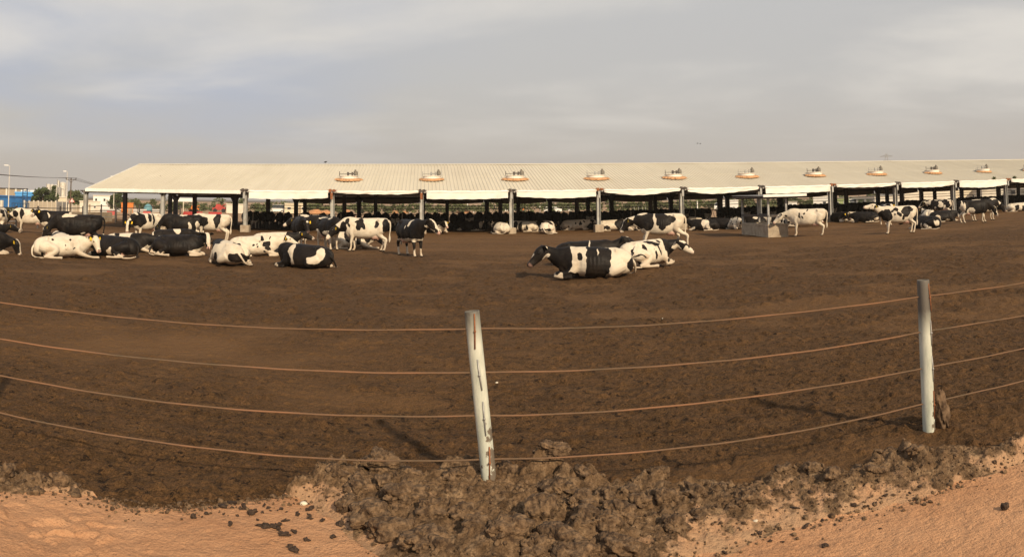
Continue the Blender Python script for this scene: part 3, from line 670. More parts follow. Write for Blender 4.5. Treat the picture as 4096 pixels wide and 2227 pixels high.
    def fan(i):
        t = cols[i] + .72; d = 3.9; z = roof_z(d)
        e = empty('roof_fan', (t, d, z)); e.parent = root; e.location = (t, d, z); e.scale = (.96, .96, .80); e.rotation_euler = (0, 0, [0, .08, -.05, .12, -.1, .03][i % 6])
        f = MB(); n = 32; ts = math.tan(sl); vs = []
        for ra, rb, hz_ in ((.98, .86, .045), (.90, .80, .10), (.74, .70, .16)):
            for k in range(n): g = 2 * math.pi * k / n; x, y = ra * math.cos(g), rb * math.sin(g); vs.append((x, y, y * ts * (1 if hz_ < .1 else .45) + hz_))
        f.add(vs, [(q * n + k, q * n + (k + 1) % n, q * n + n + (k + 1) % n, q * n + n + k) for q in (0, 1) for k in range(n)]); f.build('fan_base', M['fan_base'], e)
        rr = random.Random(i * 7 + 1); n = 34; vs = []; fs = []
        amt = [1, .35, .9, 1, 1, 1, 1, 1, .7, .15][(i - 3) % 10]
        for k in range(n + 1):
            g = math.pi * (1.04 + .92 * k / n); ed = (.13 * rr.uniform(.2, 1.5) + .04) * amt
            for ra, hz_ in ((.74, .20), (.90 + ed * .3, .17), (.94 + ed, .07)):
                x, y = ra * 1.0 * math.cos(g), ra * .88 * math.sin(g); vs.append((x, y, y * math.tan(sl) * (1 if hz_ < .12 else .6) + hz_))
        for k in range(n):
            for q in (0, 1): fs.append((k * 3 + q, k * 3 + q + 1, k * 3 + 4 + q, k * 3 + 3 + q))
        fm = MB(); fm.add(vs, [tuple(reversed(q)) for q in fs]); fm.build('foam_seal', M['foam'], e)
        r = MB(); r.lathe([(.70, .06), (.71, .14), (.69, .29), (.745, .34), (.74, .375), (.66, .365), (.60, .22), (.60, .1)], 28); r.build('fan_ring', M['fan_white'], e, smooth=False)
        k_ = MB()
        for x in (-.70, .70): k_.tube([(x, 0, .3), (x, 0, .80)], .024, 6)
        k_.tube([(-.70, 0, .56), (.70, 0, .56)], .026, 6); k_.box((-.05, -.05, .54), (.72, .05, .64)); k_.box((-.12, -.06, .36), (.02, .06, .74)); k_.box((.22, -.06, .36), (.33, .06, .74)); k_.tube([(.30, 0, .62), (.55, .0, .70)], .03, 6)
        k_.build('fan_frame', M['dark_steel'] if i % 2 else M['galv'], e)
        mo = MB(); mo.tube([(.52, 0, .42), (.52, 0, .84)], .13, 12); mo.tube([(.52, 0, .84), (.52, 0, .96)], .07, 10); mo.box((.58, -.06, .52), (.70, .06, .70), .01); mo.build('fan_motor', M['fan_base'], e)
        bl = MB()
        for q in range(4):
            g_ = q * math.pi / 2 + .4; bl.add([(.08 * math.cos(g_), .08 * math.sin(g_), .27), (.58 * math.cos(g_ - .16), .58 * math.sin(g_ - .16), .24), (.58 * math.cos(g_ + .16), .58 * math.sin(g_ + .16), .30), (.10 * math.cos(g_ + .5), .10 * math.sin(g_ + .5), .29)], [(0, 1, 2, 3)])
        bl.build('fan_blade', M['dark_steel'], e)
    for i in range(3, 14): fan(i + 0)
    return cols
COLS = build_barn()

# ------------------------------------------------------------------ the sheltered water trough in the yard
def build_trough():
    A_ = at(3073, 949)
    e = empty('water_trough_shelter', A_, 0, 'concrete water trough under a small corrugated shelter on four posts', 'water trough')
    wu, L = 1.16, 4.3
    e.rotation_euler = (0, 0, D2R(21) - az(A_))
    hb = .68
    b = MB(); b.box((0, 0, -.25), (wu, L, hb - .12), .02); b.box((0, 0, hb - .12), (.14, L, hb), .01); b.box((wu - .14, 0, hb - .12), (wu, L, hb), .01); b.box((.14, 0, hb - .12), (wu - .14, .14, hb), .01); b.box((.14, L - .14, hb - .12), (wu - .14, L, hb), .01)
    b.build('trough_block', M['concrete'], e)
    b = MB(); b.box((.142, .142, hb - .118), (wu - .142, L - .142, hb - .06)); b.build('trough_water', M['glass'], e)
    for x, y in ((.07, .07), (wu - .07, .07), (.07, L - .07), (wu - .07, L - .07)):
        b = MB(); b.box((x - .05, y - .05, hb), (x + .05, y + .05, 2.12)); b.build('shelter_post', M['galv'], e)
    b = MB()
    b.box((.0, .03, 1.06), (wu, .10, 1.18)); b.box((.02, .02, 1.06), (.09, L, 1.18)); b.box((wu - .09, .12, 1.06), (wu - .02, L, 1.18)); b.build('guard_rail', M['dark_steel'], e)
    xs = np.arange(-.40, wu + .85, .05); V, Q = [], []
    ys = [-.45, L + .6]
    for y in ys: V += [(x, y, 2.20 + .05 * (y - 0) / L + .018 * math.sin(x / .16 * 2 * math.pi)) for x in xs]
    n = len(xs); Q = [(i, i + 1, n + i + 1, n + i) for i in range(n - 1)]
    b = MB(); b.add(V, Q); nv = len(V); b.add([(x, y, z - .012) for x, y, z in V], [tuple(reversed(q)) for q in Q]); r = b.build('shelter_roof', M['galv'], e)
    b = MB(); b.box((-.42, -.56, 2.12), (wu + .9, -.46, 2.26), .01); b.build('roof_gutter', M['gutter'], r)
    b = MB(); b.box((-.36, -.40, 2.10), (-.30, L + .5, 2.17)); b.box((wu + .5, -.40, 2.10), (wu + .56, L + .5, 2.17)); b.box((-.3, .02, 2.03), (wu + .6, .12, 2.10)); b.box((-.3, L - .12, 2.04), (wu + .6, L - .02, 2.11)); b.build('roof_beam', M['dark_steel'], e)
build_trough()

# ------------------------------------------------------------------ cattle
def cow_mat():
    m = bpy.data.materials.new('cow_hide'); m.use_nodes = True; t = m.node_tree; b = t.nodes['Principled BSDF']
    tc = N(t, 'ShaderNodeTexCoord')
    def attr(nm): return N(t, 'ShaderNodeAttribute', attribute_name=nm).outputs['Fac']
    n = N(t, 'ShaderNodeTexNoise', i={'Scale': 13, 'Detail': 5, 'Roughness': .65}); LK(t, tc.outputs['Object'], n.inputs['Vector'])
    n2 = N(t, 'ShaderNodeTexNoise', i={'Scale': 2.6, 'Detail': 5, 'Roughness': .6}); LK(t, tc.outputs['Object'], n2.inputs['Vector'])
    wht = ramp(t, n2.outputs[0], [(.3, (.48, .39, .285)), (.6, (.66, .58, .46))])
    sx = N(t, 'ShaderNodeSeparateXYZ'); LK(t, tc.outputs['Object'], sx.inputs[0])
    low = mth(t, 'ADD', mth(t, 'MULTIPLY', sx.outputs[2], -1.6), mth(t, 'MULTIPLY', n2.outputs[0], 1.5))
    wht = mixc(t, mth(t, 'MULTIPLY', ramp(t, low, [(.15, 0), (.75, 1)]), .50), wht, (.32, .215, .13))      # dung stains low down
    wht = mixc(t, mth(t, 'MULTIPLY', ramp(t, n2.outputs[0], [(.54, 0), (.70, 1)]), .55), wht, (.42, .30, .19))
    blk = ramp(t, n2.outputs[0], [(.35, (.006, .005, .005)), (.75, (.022, .016, .012))])
    blk = mixc(t, mth(t, 'MULTIPLY', ramp(t, low, [(.45, 0), (1.1, 1)]), .5), blk, (.05, .034, .022))
    f = mth(t, 'ADD', attr('coat'), mth(t, 'MULTIPLY', mth(t, 'SUBTRACT', n.outputs[0], .5), .10))
    c = mixc(t, ramp(t, f, [(.492, 0), (.508, 1)]), wht, blk)
    c = mixc(t, attr('pink'), c, (.60, .35, .27))
    LK(t, c, b.inputs['Base Color']); b.inputs['Roughness'].default_value = .55; b.inputs['Specular IOR Level'].default_value = .13
    h = N(t, 'ShaderNodeTexNoise', i={'Scale': 4.5, 'Detail': 3}); LK(t, tc.outputs['Object'], h.inputs['Vector'])
    bp = N(t, 'ShaderNodeBump', i={'Strength': .5, 'Distance': .05}); LK(t, h.outputs[0], bp.inputs['Height']); LK(t, bp.outputs[0], b.inputs['Normal'])
    return m
M['cow'] = cow_mat()
def ring(c, a, b_, ha, hb, n=20, ex=2.2):
    vs = []
    for k in range(n):
        g = 2 * math.pi * k / n; cg, sg = math.cos(g), math.sin(g)
        ca = math.copysign(abs(cg) ** (2 / ex), cg); sb = math.copysign(abs(sg) ** (2 / ex), sg)
        vs.append(c + a * ha * ca + b_ * hb * sb)
    return vs
def loft(mb, rings):
    n = len(rings[0]); vs = [p for r in rings for p in r]
    fs = [(i * n + k, i * n + (k + 1) % n, i * n + n + (k + 1) % n, i * n + n + k) for i in range(len(rings) - 1) for k in range(n)]
    fs += [tuple(range(n - 1, -1, -1)), tuple(range(len(vs) - n, len(vs)))]
    mb.add(vs, fs)
def spline(P, m=5):
    P = [np.array(p, float) for p in P]; out_ = []
    for i in range(len(P) - 1):
        p0, p1, p2, p3 = P[max(i - 1, 0)], P[i], P[i + 1], P[min(i + 2, len(P) - 1)]
        for k in range(m):
            t = k / m; out_.append(.5 * (2 * p1 + (p2 - p0) * t + (2 * p0 - 5 * p1 + 4 * p2 - p3) * t * t + (3 * p1 - 3 * p2 - p0 + p3) * t ** 3))
    out_.append(P[-1]); return out_
def limb(mb, pts, m=4, n=12, flat=1.0):
    q = spline(pts, m); mb.tube([Vector(p[:3]) for p in q], [max(p[3], .01) for p in q], n, flat=flat)
HK = 1.10
def direc(el, yw): return Vector((math.cos(el) * math.cos(yw), math.cos(el) * math.sin(yw), math.sin(el)))
STAND = [(-.93, 1.20, .10, .10), (-.88, 1.15, .24, .20), (-.76, 1.11, .31, .27), (-.56, 1.06, .365, .30), (-.30, 1.00, .41, .345), (0, .965, .445, .39), (.28, .97, .44, .37), (.50, .995, .42, .31), (.70, 1.02, .395, .255), (.86, 1.06, .33, .195), (.98, 1.08, .19, .10)]
LIE = [(-.95, .36, .14, .14), (-.88, .40, .26, .24), (-.72, .42, .36, .33), (-.50, .42, .40, .40), (-.24, .42, .42, .46), (.02, .43, .43, .48), (.28, .45, .42, .44), (.50, .47, .40, .35), (.70, .48, .36, .27), (.86, .50, .30, .19), (.98, .54, .18, .11)]
def cow_body(pose, nk=(35, 0), hd=(-25, 0), legs=None, side=1, nlen=None, voxel=.024, udder=True, tail=True, ext=0, smooth_it=5, roll=9):
    """one continuous hide: trunk, neck, head and legs merged to a single skin. nk/hd: (elevation, turn) in degrees"""
    mb = MB(); X, Y, Z = Vector((1, 0, 0)), Vector((0, 1, 0)), Vector((0, 0, 1))
    lie = pose == 'lie'; nlen = nlen or (.46 if lie else .54); sec = LIE if lie else STAND
    rl = D2R(roll) * side if lie else 0
    rings = []
    sp_ = spline(sec, 3)
    for x, zc, hh, hw in sp_:
        yy = Y * math.cos(rl) + Z * math.sin(rl) * .6; z2 = Z * math.cos(rl) - Y * math.sin(rl)
        vs = []
        for k in range(24):
            g = 2 * math.pi * k / 24; cg, sg = math.cos(g), math.sin(g)
            w = hw * (1 - .10 * sg if not lie else 1 - .20 * sg)       # narrower back, fuller belly
            p = Vector((x, 0, zc)) + yy * w * math.copysign(abs(cg) ** .92, cg) + z2 * hh * math.copysign(abs(sg) ** .95, sg)
            if lie: p.z = max(p.z, .0)
            vs.append(p)
        rings.append(vs)
    loft(mb, rings)
    # hip bones, spine, shoulder blade
    tz = 1.40 if not lie else .80
    for s in (-1, 1): mb.tube([(-.62, s * .15, tz - .16), (-.50, s * .215, tz - .055), (-.40, s * .15, tz - .12)], [.06, .07, .05], 10)
    mb.tube([(-.86, 0, tz - (.06 if not lie else .14)), (-.5, 0, tz - .005), (0, 0, tz - .015), (.5, 0, tz - .005), (.72, 0, tz - .01)], [.035, .045, .04, .045, .05], 10)
    # neck
    n0 = Vector((.62, 0, 1.10 if not lie else .52)); nd = direc(D2R(nk[0]), D2R(nk[1]))
    start = Vector((.86, 0, 1.17 if not lie else .58)); poll = start + nd * nlen
    mid = start + (nd * .62 + X * .18) * nlen * .5 
    q = spline([(*n0, .35), (*start, .30), (*mid, .215), (*poll, .135)], 5)
    pts = [Vector(p[:3]) for p in q]; rings = []
    for i, p in enumerate(q):
        t = (pts[min(i + 1, len(pts) - 1)] - pts[max(i - 1, 0)]).normalized(); s_ = t.cross(Z).normalized() if abs(t.z) < .97 else Y; u = s_.cross(t).normalized()
        k = i / (len(q) - 1); rings.append(ring(pts[i], u, s_, p[3] * (1.0 if k > .3 else 1.05), p[3] * (.58 + .18 * k), 18, 2.1))
    loft(mb, rings)
    dew = [(*(start + Vector((.02, 0, -.27))), .08), (*(mid + Vector((.02, 0, -.21))), .06), (*(poll - nd * .10 + Vector((0, 0, -.10))), .05)]
    limb(mb, dew, 4, 10)
    # head
    hdv = direc(D2R(hd[0]), D2R(nk[1] + hd[1])); s_ = hdv.cross(Z)
    s_ = (s_.normalized() if s_.length > .15 else Y); u = s_.cross(hdv).normalized()
    ho = poll + hdv * .0
    prof = [(-.10, -.01, .07, .07), (-.05, .0, .12, .10), (.05, .0, .145, .118), (.15, -.012, .15, .118), (.26, -.03, .125, .092), (.36, -.045, .10, .078), (.44, -.052, .088, .080), (.50, -.054, .080, .084), (.545, -.055, .055, .064), (.56, -.055, .03, .035)]
    loft(mb, [ring(ho + hdv * x + u * dz, u, s_, hh, hw, 16, 2.3) for x, dz, hh, hw in [tuple(float(c) * HK for c in p) for p in spline(prof, 2)]])
    for s in (-1, 1): mb.tube([ho + hdv * .02 + u * .06 + s_ * .06 * s, ho + hdv * .13 + u * .07 + s_ * .105 * s, ho + hdv * .24 + u * .03 + s_ * .07 * s], [.03, .042, .03], 8)
    # legs
    if not lie:
        L = legs or (0, 0, 0, 0)                       # swing of front-left, front-right, hind-left, hind-right
        for i, s in ((0, 1), (1, -1)):
            g = L[i]
            limb(mb, [(.62, s * .13, 1.02, .17), (.66, s * .155, .80, .125), (.61 + g * .3, s * .155, .64, .082), (.64 + g * .7, s * .150, .41, .060), (.635 + g * .85, s * .148, .30, .042), (.64 + g, s * .148, .15, .045), (.675 + g, s * .148, .075, .052), (.70 + g, s * .148, .022, .062)], 4, 12)
            mb.box((.635 + g, s * .148 - .05, .0), (.77 + g, s * .148 + .05, .055), .015)
        for i, s in ((2, 1), (3, -1)):
            g = L[i]
            limb(mb, [(-.66, s * .14, 1.12, .20), (-.56, s * .18, .90, .185), (-.50 + g * .3, s * .19, .76, .135), (-.66 + g * .6, s * .18, .60, .080), (-.80 + g * .8, s * .17, .50, .066), (-.77 + g * .9, s * .165, .32, .046), (-.745 + g, s * .162, .15, .047), (-.71 + g, s * .162, .075, .053), (-.69 + g, s * .162, .022, .062)], 4, 12)
            mb.box((-.75 + g, s * .162 - .05, .0), (-.61 + g, s * .162 + .05, .055), .015)
        if udder:
            loft(mb, [ring(Vector((-.37, 0, z)), X, Y, a * 1.15, a * .95, 16) for z, a in ((.86, .12), (.78, .21), (.68, .235), (.59, .22), (.53, .17), (.505, .08))])
            for a, c_ in ((-.26, .09), (-.26, -.09), (-.47, .09), (-.47, -.09)): mb.tube([(a, c_, .56), (a, c_, .46)], [.026, .018], 8)
        loft(mb, [ring(Vector((x, 0, z)), Z, Y, a, a * .8, 12) for x, z, a in ((.55, .68, .10), (.70, .72, .17), (.84, .80, .17), (.95, .92, .12))])
    else:
        s = side
        # hind legs folded out to one side
        limb(mb, [(-.66, s * .22, .46, .26), (-.48, s * .38, .40, .24), (-.26, s * .46, .33, .17), (-.34, s * .52, .20, .115)], 4, 14)
        limb(mb, [(-.24, s * .47, .30, .13), (-.44, s * .55, .15, .10), (-.62, s * .56, .085, .062), (-.66, s * .55, .065, .058)], 4, 12)
        limb(mb, [(-.64, s * .54, .07, .060), (-.45, s * .62, .055, .050), (-.22, s * .66, .052, .046), (-.12, s * .67, .055, .054), (-.04, s * .68, .045, .058)], 4, 12)
        limb(mb, [(-.60, -s * .20, .35, .22), (-.40, -s * .36, .22, .16), (-.30, -s * .40, .12, .10)], 4, 12)
        # fore legs: knee forward, hoof tucked back; or one stretched out
        for sd_, e in ((s, ext), (-s, 0)):
            if e:
                limb(mb, [(.56, sd_ * .20, .40, .17), (.66, sd_ * .26, .22, .11), (.92, sd_ * .29, .11, .066), (1.14, sd_ * .31, .06, .046), (1.30, sd_ * .31, .055, .052), (1.38, sd_ * .31, .045, .058)], 4, 12)
            else:
                limb(mb, [(.56, sd_ * .19, .42, .17), (.62, sd_ * .25, .22, .12), (.80, sd_ * .24, .14, .085), (.98, sd_ * .21, .105, .072), (1.06, sd_ * .20, .075, .045), (1.09, sd_ * .20, .06, .02)], 4, 12)
                limb(mb, [(1.01, sd_ * .20, .09, .068), (.88, sd_ * .27, .055, .050), (.70, sd_ * .32, .05, .046), (.62, sd_ * .34, .05, .052)], 4, 12)
        loft(mb, [ring(Vector((x, 0, z)), Z, Y, a, a * .75, 12) for x, z, a in ((.60, .20, .16), (.80, .24, .20), (.95, .36, .15))])
        if udder: loft(mb, [ring(Vector((-.42, s * y, .17)), X, Z, a * 1.1, a, 14) for y, a in ((.18, .12), (.34, .17), (.44, .16), (.50, .08))])
    me = mb.mesh('raw'); o = bpy.data.objects.new('raw', me); COL.objects.link(o)
    md = o.modifiers.new('r', 'REMESH'); md.mode = 'VOXEL'; md.voxel_size = voxel
    ms = o.modifiers.new('s', 'SMOOTH'); ms.factor = .5; ms.iterations = max(1, int(smooth_it * (.024 / voxel) ** 1.2))
    dg = bpy.context.evaluated_depsgraph_get(); me2 = bpy.data.meshes.new_from_object(o.evaluated_get(dg)); bpy.data.objects.remove(o); bpy.data.meshes.remove(me)
    nv = len(me2.vertices); V = np.empty(nv * 3, np.float32); me2.vertices.foreach_get('co', V); V = V.reshape(-1, 3).astype(float)
    if lie: V[:, 2] = np.maximum(V[:, 2], -.02)
    F_ = [tuple(p.vertices) for p in me2.polygons]; bpy.data.meshes.remove(me2)
    # ears, tail (thin, so they join after the skin is closed)
    ex = MB(); ears = []
    for s in (-1, 1):
        e0 = ho - hdv * .01 + u * .06 + s_ * s * .075; ed = (s_ * s * .90 - hdv * .35 + Z * .12).normalized(); eu = ed.cross(hdv).normalized()
        rr = []
        for k, (w, th) in enumerate(((.035, .024), (.064, .020), (.080, .016), (.074, .014), (.046, .012), (.010, .008))):
            rr.append(ring(e0 + ed * (.050 * k) - Z * .004 * k * k, (u * .95 - hdv * .3).normalized(), (hdv * .95 + u * .3).normalized(), w, th, 10))
        loft(ex, rr); ears.append((e0 + ed * .13 - Z * .03, ed))
    if tail:
        if lie: limb(ex, [(-.90, 0, .50, .045), (-1.0, s_sgn(side) * .06, .36, .036), (-1.02, s_sgn(side) * .22, .12, .026), (-.92, s_sgn(side) * .42, .045, .024), (-.78, s_sgn(side) * .56, .04, .032), (-.66, s_sgn(side) * .62, .035, .018)], 3, 8)
        else: limb(ex, [(-.90, 0, 1.32, .045), (-.99, 0, 1.20, .038), (-1.0, .01, .95, .026), (-.97, .02, .72, .022), (-.97, .02, .60, .040), (-.965, .02, .48, .042), (-.96, .02, .38, .014)], 3, 8)
    # hollow before the hips, groove behind the shoulder, faint ribs
    zf = 1.20 if not lie else .66; sg = np.sign(V[:, 1]); far_ = np.abs(V[:, 1]) > .12
    V[:, 1] -= sg * far_ * (.040 * np.exp(-((V[:, 0] + .37) / .11) ** 2 - ((V[:, 2] - zf) / .11) ** 2) + .022 * np.exp(-((V[:, 0] - .43) / .06) ** 2 - ((V[:, 2] - zf + .2) / .25) ** 2)
                            + .006 * np.sin(V[:, 0] * 62) * np.exp(-((V[:, 0] - .08) / .25) ** 2 - ((V[:, 2] - zf + .16) / .2) ** 2))
    b0 = len(V); V = np.vstack([V, np.array(ex.v)]); F_ += [tuple(b0 + i for i in f) for f in ex.f]
    hdinfo = (np.array(ho), np.array(hdv), np.array(u), np.array(s_))
    return dict(V=V, F=F_, head=hdinfo, ears=ears, lie=lie, side=side, nbody=b0, poll=np.array(poll), start=np.array(start))
def s_sgn(s): return 1 if s > 0 else -1
def paint(B, spec, seed):
    """signed patch field: above .5 is black hair"""
    V = B['V']; x, y, z = V[:, 0], V[:, 1], V[:, 2]; lie = B['lie']
    ho, hv, hu, hs = B['head']; R = V - ho; a, w, up = R @ hv, R @ hs, R @ hu
    ishead = (a > -.16) & (np.abs(w) < .35) & (np.abs(up) < .24) & (a < .7) & (np.linalg.norm(V - ho - hv * .22, axis=1) < .44)
    wx = x + .09 * fbm(x * 2.6, y * 2.6, z * 2.6, s=seed, o=3); wz = z + .09 * fbm(x * 2.6, y * 2.6, z * 2.6, s=seed + 7, o=3)
    base = spec.get('base', 'w'); val = np.full(len(V), -.35 if base == 'w' else .35)
    for bl in spec.get('p', []):                       # patches: x, z, rx, rz, side(0 both), colour
        bx, bz, rx, rz = bl[:4]; sd = bl[4] if len(bl) > 4 else 0; colr = bl[5] if len(bl) > 5 else ('b' if base == 'w' else 'w')
        d = (1 - np.sqrt(((wx - bx) / rx) ** 2 + ((wz - bz) / rz) ** 2)) * min(rx, rz)
        if sd: d = np.minimum(d, (y * sd + .03))
        d = np.clip(d * 2.2, -.4, .4)
        val = np.maximum(val, d) if colr == 'b' else np.minimum(val, -d)
    if spec.get('rand'):
        th, sc = spec['rand']; val = np.clip((fbm(x * sc + seed * 3.1, y * sc, z * sc, s=seed, o=2) - th) * .9, -.4, .4)
    if spec.get('speck'):
        n_ = fbm(x * 7, y * 7, z * 7, s=seed + 50, o=2); val = np.maximum(val, np.clip((n_ - spec['speck']) * .8, -.4, .4))
    lg = spec.get('legs', 'w'); zt = .50 if not lie else -1
    if not lie and lg != 'b':
        zl = .58 if lg == 'w' else .32
        val = np.where(z < zl + .08, np.minimum(val, (z - zl) * 1.5 + .1 * fbm(x * 6, y * 6, z * 6, s=seed + 3, o=2)), val)
    if lie and lg != 'b':
        ft = ((z < .15 + .04 * np.sin(x * 30 + seed)) & ((x > .86) | (np.abs(y) > .50))); val = np.where(ft, -.3, val)
    h = spec.get('head', 'blaze'); hval = np.full(len(V), .35)
    wn = w + .02 * fbm(a * 9, up * 9, w * 9, s=seed + 5, o=2)
    if h == 'white': hval = np.full(len(V), -.35)
    elif h == 'spot': hval = np.clip((fbm(a * 6, w * 6, up * 6, s=seed + 9, o=2) - .18) * .9, -.4, .4)
    elif h == 'blaze': hval = np.where(up > -.03, (np.abs(wn) - spec.get('bw', .036)) * 4, .35); hval = np.where(a > .46, np.minimum(hval, .0), hval)
    elif h == 'star': hval = (np.sqrt((a - .08) ** 2 + wn ** 2) - .06) * 5; hval = np.where(up < .02, .35, hval)
    elif h == 'face': hval = (np.abs(wn) - .075) * 4
    for (ha, hu_, ra, ru, cc) in spec.get('hp', []):
        d = (1 - np.sqrt(((a - ha) / ra) ** 2 + ((up + .02 * fbm(a * 9, w * 9, up * 9, s=seed + 4, o=2) - hu_) / ru) ** 2)) * min(ra, ru) * 4
        hval = np.minimum(hval, -np.clip(d, -.4, .4)) if cc == 'w' else np.maximum(hval, np.clip(d, -.4, .4))
    if spec.get('nose') == 'w': hval = np.where(a > .40, -.3, hval)
    k = np.clip((a + .13) / .05, 0, 1) * ishead
    ear = np.zeros(len(V), bool); ear[B['nbody']:] = True; ear &= (x > .5)
    val = val * (1 - k) + hval * k
    earcol = {'white': .2}.get(h, .35); val = np.where(ear, earcol, val)
    tl = np.zeros(len(V), bool); tl[B['nbody']:] = True; tl &= (x < -.5)
    val = np.where(tl, np.where(z < (.66 if not lie else .10), -.35, .3 if base == 'b' else -.2), val)
    pink = np.zeros(len(V))
    if not lie: pink = smooth(.0, .03, .26 - np.sqrt((x + .37) ** 2 + (y * 1.1) ** 2)) * smooth(.74, .66, z) * (z > .42) * (np.abs(y) < .23) * .85
    else: pink = smooth(.0, .05, .20 - np.sqrt((x + .42) ** 2 + (z - .16) ** 2)) * (y * B['side'] > .28) * (y * B['side'] < .50) * (z > .09) * (.7 if spec.get('udder', 0) else 0)
    pink = np.maximum(pink, smooth(.50, .53, a) * ishead * (.8 if h in ('white', 'face') else .25))
    hoof = (z < .05) & (not lie)
    val = np.where(hoof, .30, val)
    nos = ishead & (a > .515) & (np.abs(np.abs(w) - .038) < .02) & (up > -.06); val = np.where(nos, .35, val); pink = np.where(nos, 0, pink)
    return np.clip(val * .5 / .4 + .5, 0, 1), np.clip(pink, 0, 1)
SHC = {}
def cow(name_pose, px, py, face, spec, label, seed=1, scale=1.0, pose=None, loc=None, group='holstein cows in the yard', tagc=True, parts=True, voxel=.024, mirror=False, **kw):
    """px,py: where its middle meets the ground in the photograph; face: 0 right, 90 away, 180 left, -90 toward the camera"""
    p = loc if loc is not None else at(px, py, 0)
    viewaz = az(p); yaw = D2R(face) - viewaz
    B = cow_body(name_pose, voxel=voxel, **kw)
    co, pk = paint(B, spec, seed)
    me = bpy.data.meshes.new('cow_hide'); me.from_pydata(B['V'].tolist(), [], B['F']); me.polygons.foreach_set('use_smooth', [True] * len(me.polygons))
    for nm, a in (('coat', co), ('pink', pk)):
        at_ = me.attributes.new(nm, 'FLOAT', 'POINT'); at_.data.foreach_set('value', a.astype(np.float32))
    z = gz(p.x, p.y) if loc is None else p.z
    o = link('cow', me, M['cow'], None, (p.x, p.y, z - .01), yaw); o.scale = (scale, scale, scale * (.92 if B['lie'] else 1))
    tag(o, label, 'cow', group)
    if parts:
        ho, hv, hu, hs = [Vector(v) for v in B['head']]
        for s in (-1, 1):
            e = MB(); c = ho + hv * .165 + hu * .05 + hs * s * .126
            e.lathe([(.001, -.026), (.018, -.019), (.027, 0), (.018, .019), (.001, .026)], 10); eo = e.build('eye', M['eye'], o, smooth=True); eo.location = c
        if tagc:
            for c, ed in B['ears'][:2 if seed % 3 else 1]:
                q = MB(); a_ = hv * 1.0; b_ = Vector((0, 0, 1)); c = c + hv * .03
                t_ = ed; w_ = .045
                P = [c - t_ * w_ * .4 + b_ * .02, c + t_ * w_ * .4 + b_ * .02, c + t_ * w_ + b_ * -.02, c + t_ * w_ - b_ * .10, c - t_ * w_ - b_ * .10, c - t_ * w_ - b_ * .02]
                n_ = hv * .004
                q.add([v + n_ for v in P] + [v - n_ for v in P], [tuple(range(6)), tuple(range(11, 5, -1))] + [(i, 6 + i, 6 + (i + 1) % 6, (i + 1) % 6) for i in range(6)])
                q.build('ear_tag', M['yellow'], o)
    return o
b = 'b'; w_ = 'w'
# left group
cow('stand', 2, 934, 80, dict(p=[(-.7, 1.2, .18, .25), (.1, 1.1, .3, .3)]), 'white cow with dark rump patches standing cut off at the far left edge', 2, voxel=.03, nk=(10, 0))
cow('lie', -70, 962, 10, dict(base=b), 'black cow lying at the left edge, its tagged ear poking in above the dozing one', 4, nk=(20, 5), hd=(-15, 0), voxel=.03)
cow('lie', -85, 1016, 8, dict(base=b, p=[(.9, .1, .3, .12)], head='blaze', bw=.05), 'black cow dozing at the left edge with its white-blazed face lowered', 5, nk=(-8, -10), hd=(-62, -25))
cow('stand', 128, 936, 168, dict(p=[(.62, 1.1, .12, .30), (-.1, 1.35, .2, .08), (.98, 1.1, .18, .2)], head='black'), 'white cow with a black head lowered beside the pipe fence post', 6, nk=(-22, 0), hd=(-50, 0))
cow('stand', 222, 947, 205, dict(base=b, p=[(.55, 1.2, .06, .18), (.55, .66, .35, .16), (-.8, 1.3, .2, .12)], head='star', nose='w'), 'black cow with white legs and brisket turning its tagged face toward us', 7, nk=(22, 25), hd=(-18, 20), mirror=True)
cow('stand', 318, 994, 176, dict(base=b, legs='b', p=[(.42, 1.38, .28, .07), (-.2, .66, .1, .06)], head='black'), 'big solid black cow standing behind the cream cow lying down', 8, scale=1.03, nk=(-35, 0), hd=(-60, 0))
cow('lie', 238, 1014, 100, dict(p=[(.2, .7, .3, .2)]), 'white rumped cow lying mostly hidden between the cream cow and the black one', 9, voxel=.03, nk=(10, 0))
cow('lie', 238, 1030, 12, dict(p=[(-.28, .72, .035, .03), (.3, .68, .05, .03), (.42, .45, .03, .03), (.1, .5, .02, .03), (.12, .35, .02, .02), (-.7, .2, .06, .09), (.96, .72, .09, .14)], head='white', udder=1), 'cream white cow lying down, facing us with two yellow ear tags', 10, nk=(24, -30), hd=(-52, -42), side=-1, ext=1)
cow('lie', 462, 1028, 148, dict(base=b, p=[(.02, .25, .12, .28), (-.78, .10, .2, .08)], udder=1), 'black cow lying with its pink udder showing, behind the cream cow', 11, side=1, nk=(5, 20), hd=(-30, 0), tagc=False)
cow('lie', 505, 1006, -8, dict(p=[(.55, .55, .35, .45), (-.35, .78, .12, .10), (.95, .65, .3, .3), (1.1, .75, .3, .2)], head='blaze', nose='w'), 'black and white cow lying with its tagged head stretched low to the right', 12, nk=(8, -4), hd=(-30, 0), side=-1, ext=1)
cow('stand', 588, 962, -138, dict(p=[(.62, 1.1, .3, .35), (.1, 1.2, .12, .25), (-.15, 1.15, .08, .25), (.95, 1.1, .3, .3)], head='face'), 'piebald cow with a broad white face, head lowered beside the second barn column', 13, nk=(-25, 10), hd=(-62, 10))
cow('stand', 735, 972, 172, dict(base=b, p=[(.02, 1.42, .2, .08), (-.30, .85, .07, .25), (-.7, .80, .12, .35)], head='face', legs='w'), 'black cow with a white splash on its back, head down behind the resting cows', 14, nk=(-38, 0), hd=(-62, 0))
cow('stand', 852, 966, 163, dict(p=[(.50, 1.05, .36, .26), (-.32, 1.2, .20, .32), (-.3, .88, .1, .14), (.9, 1.1, .3, .3)], head='black'), 'white cow with two black side patches standing with its back to the barn column', 15, nk=(0, 0), hd=(-30, 0))
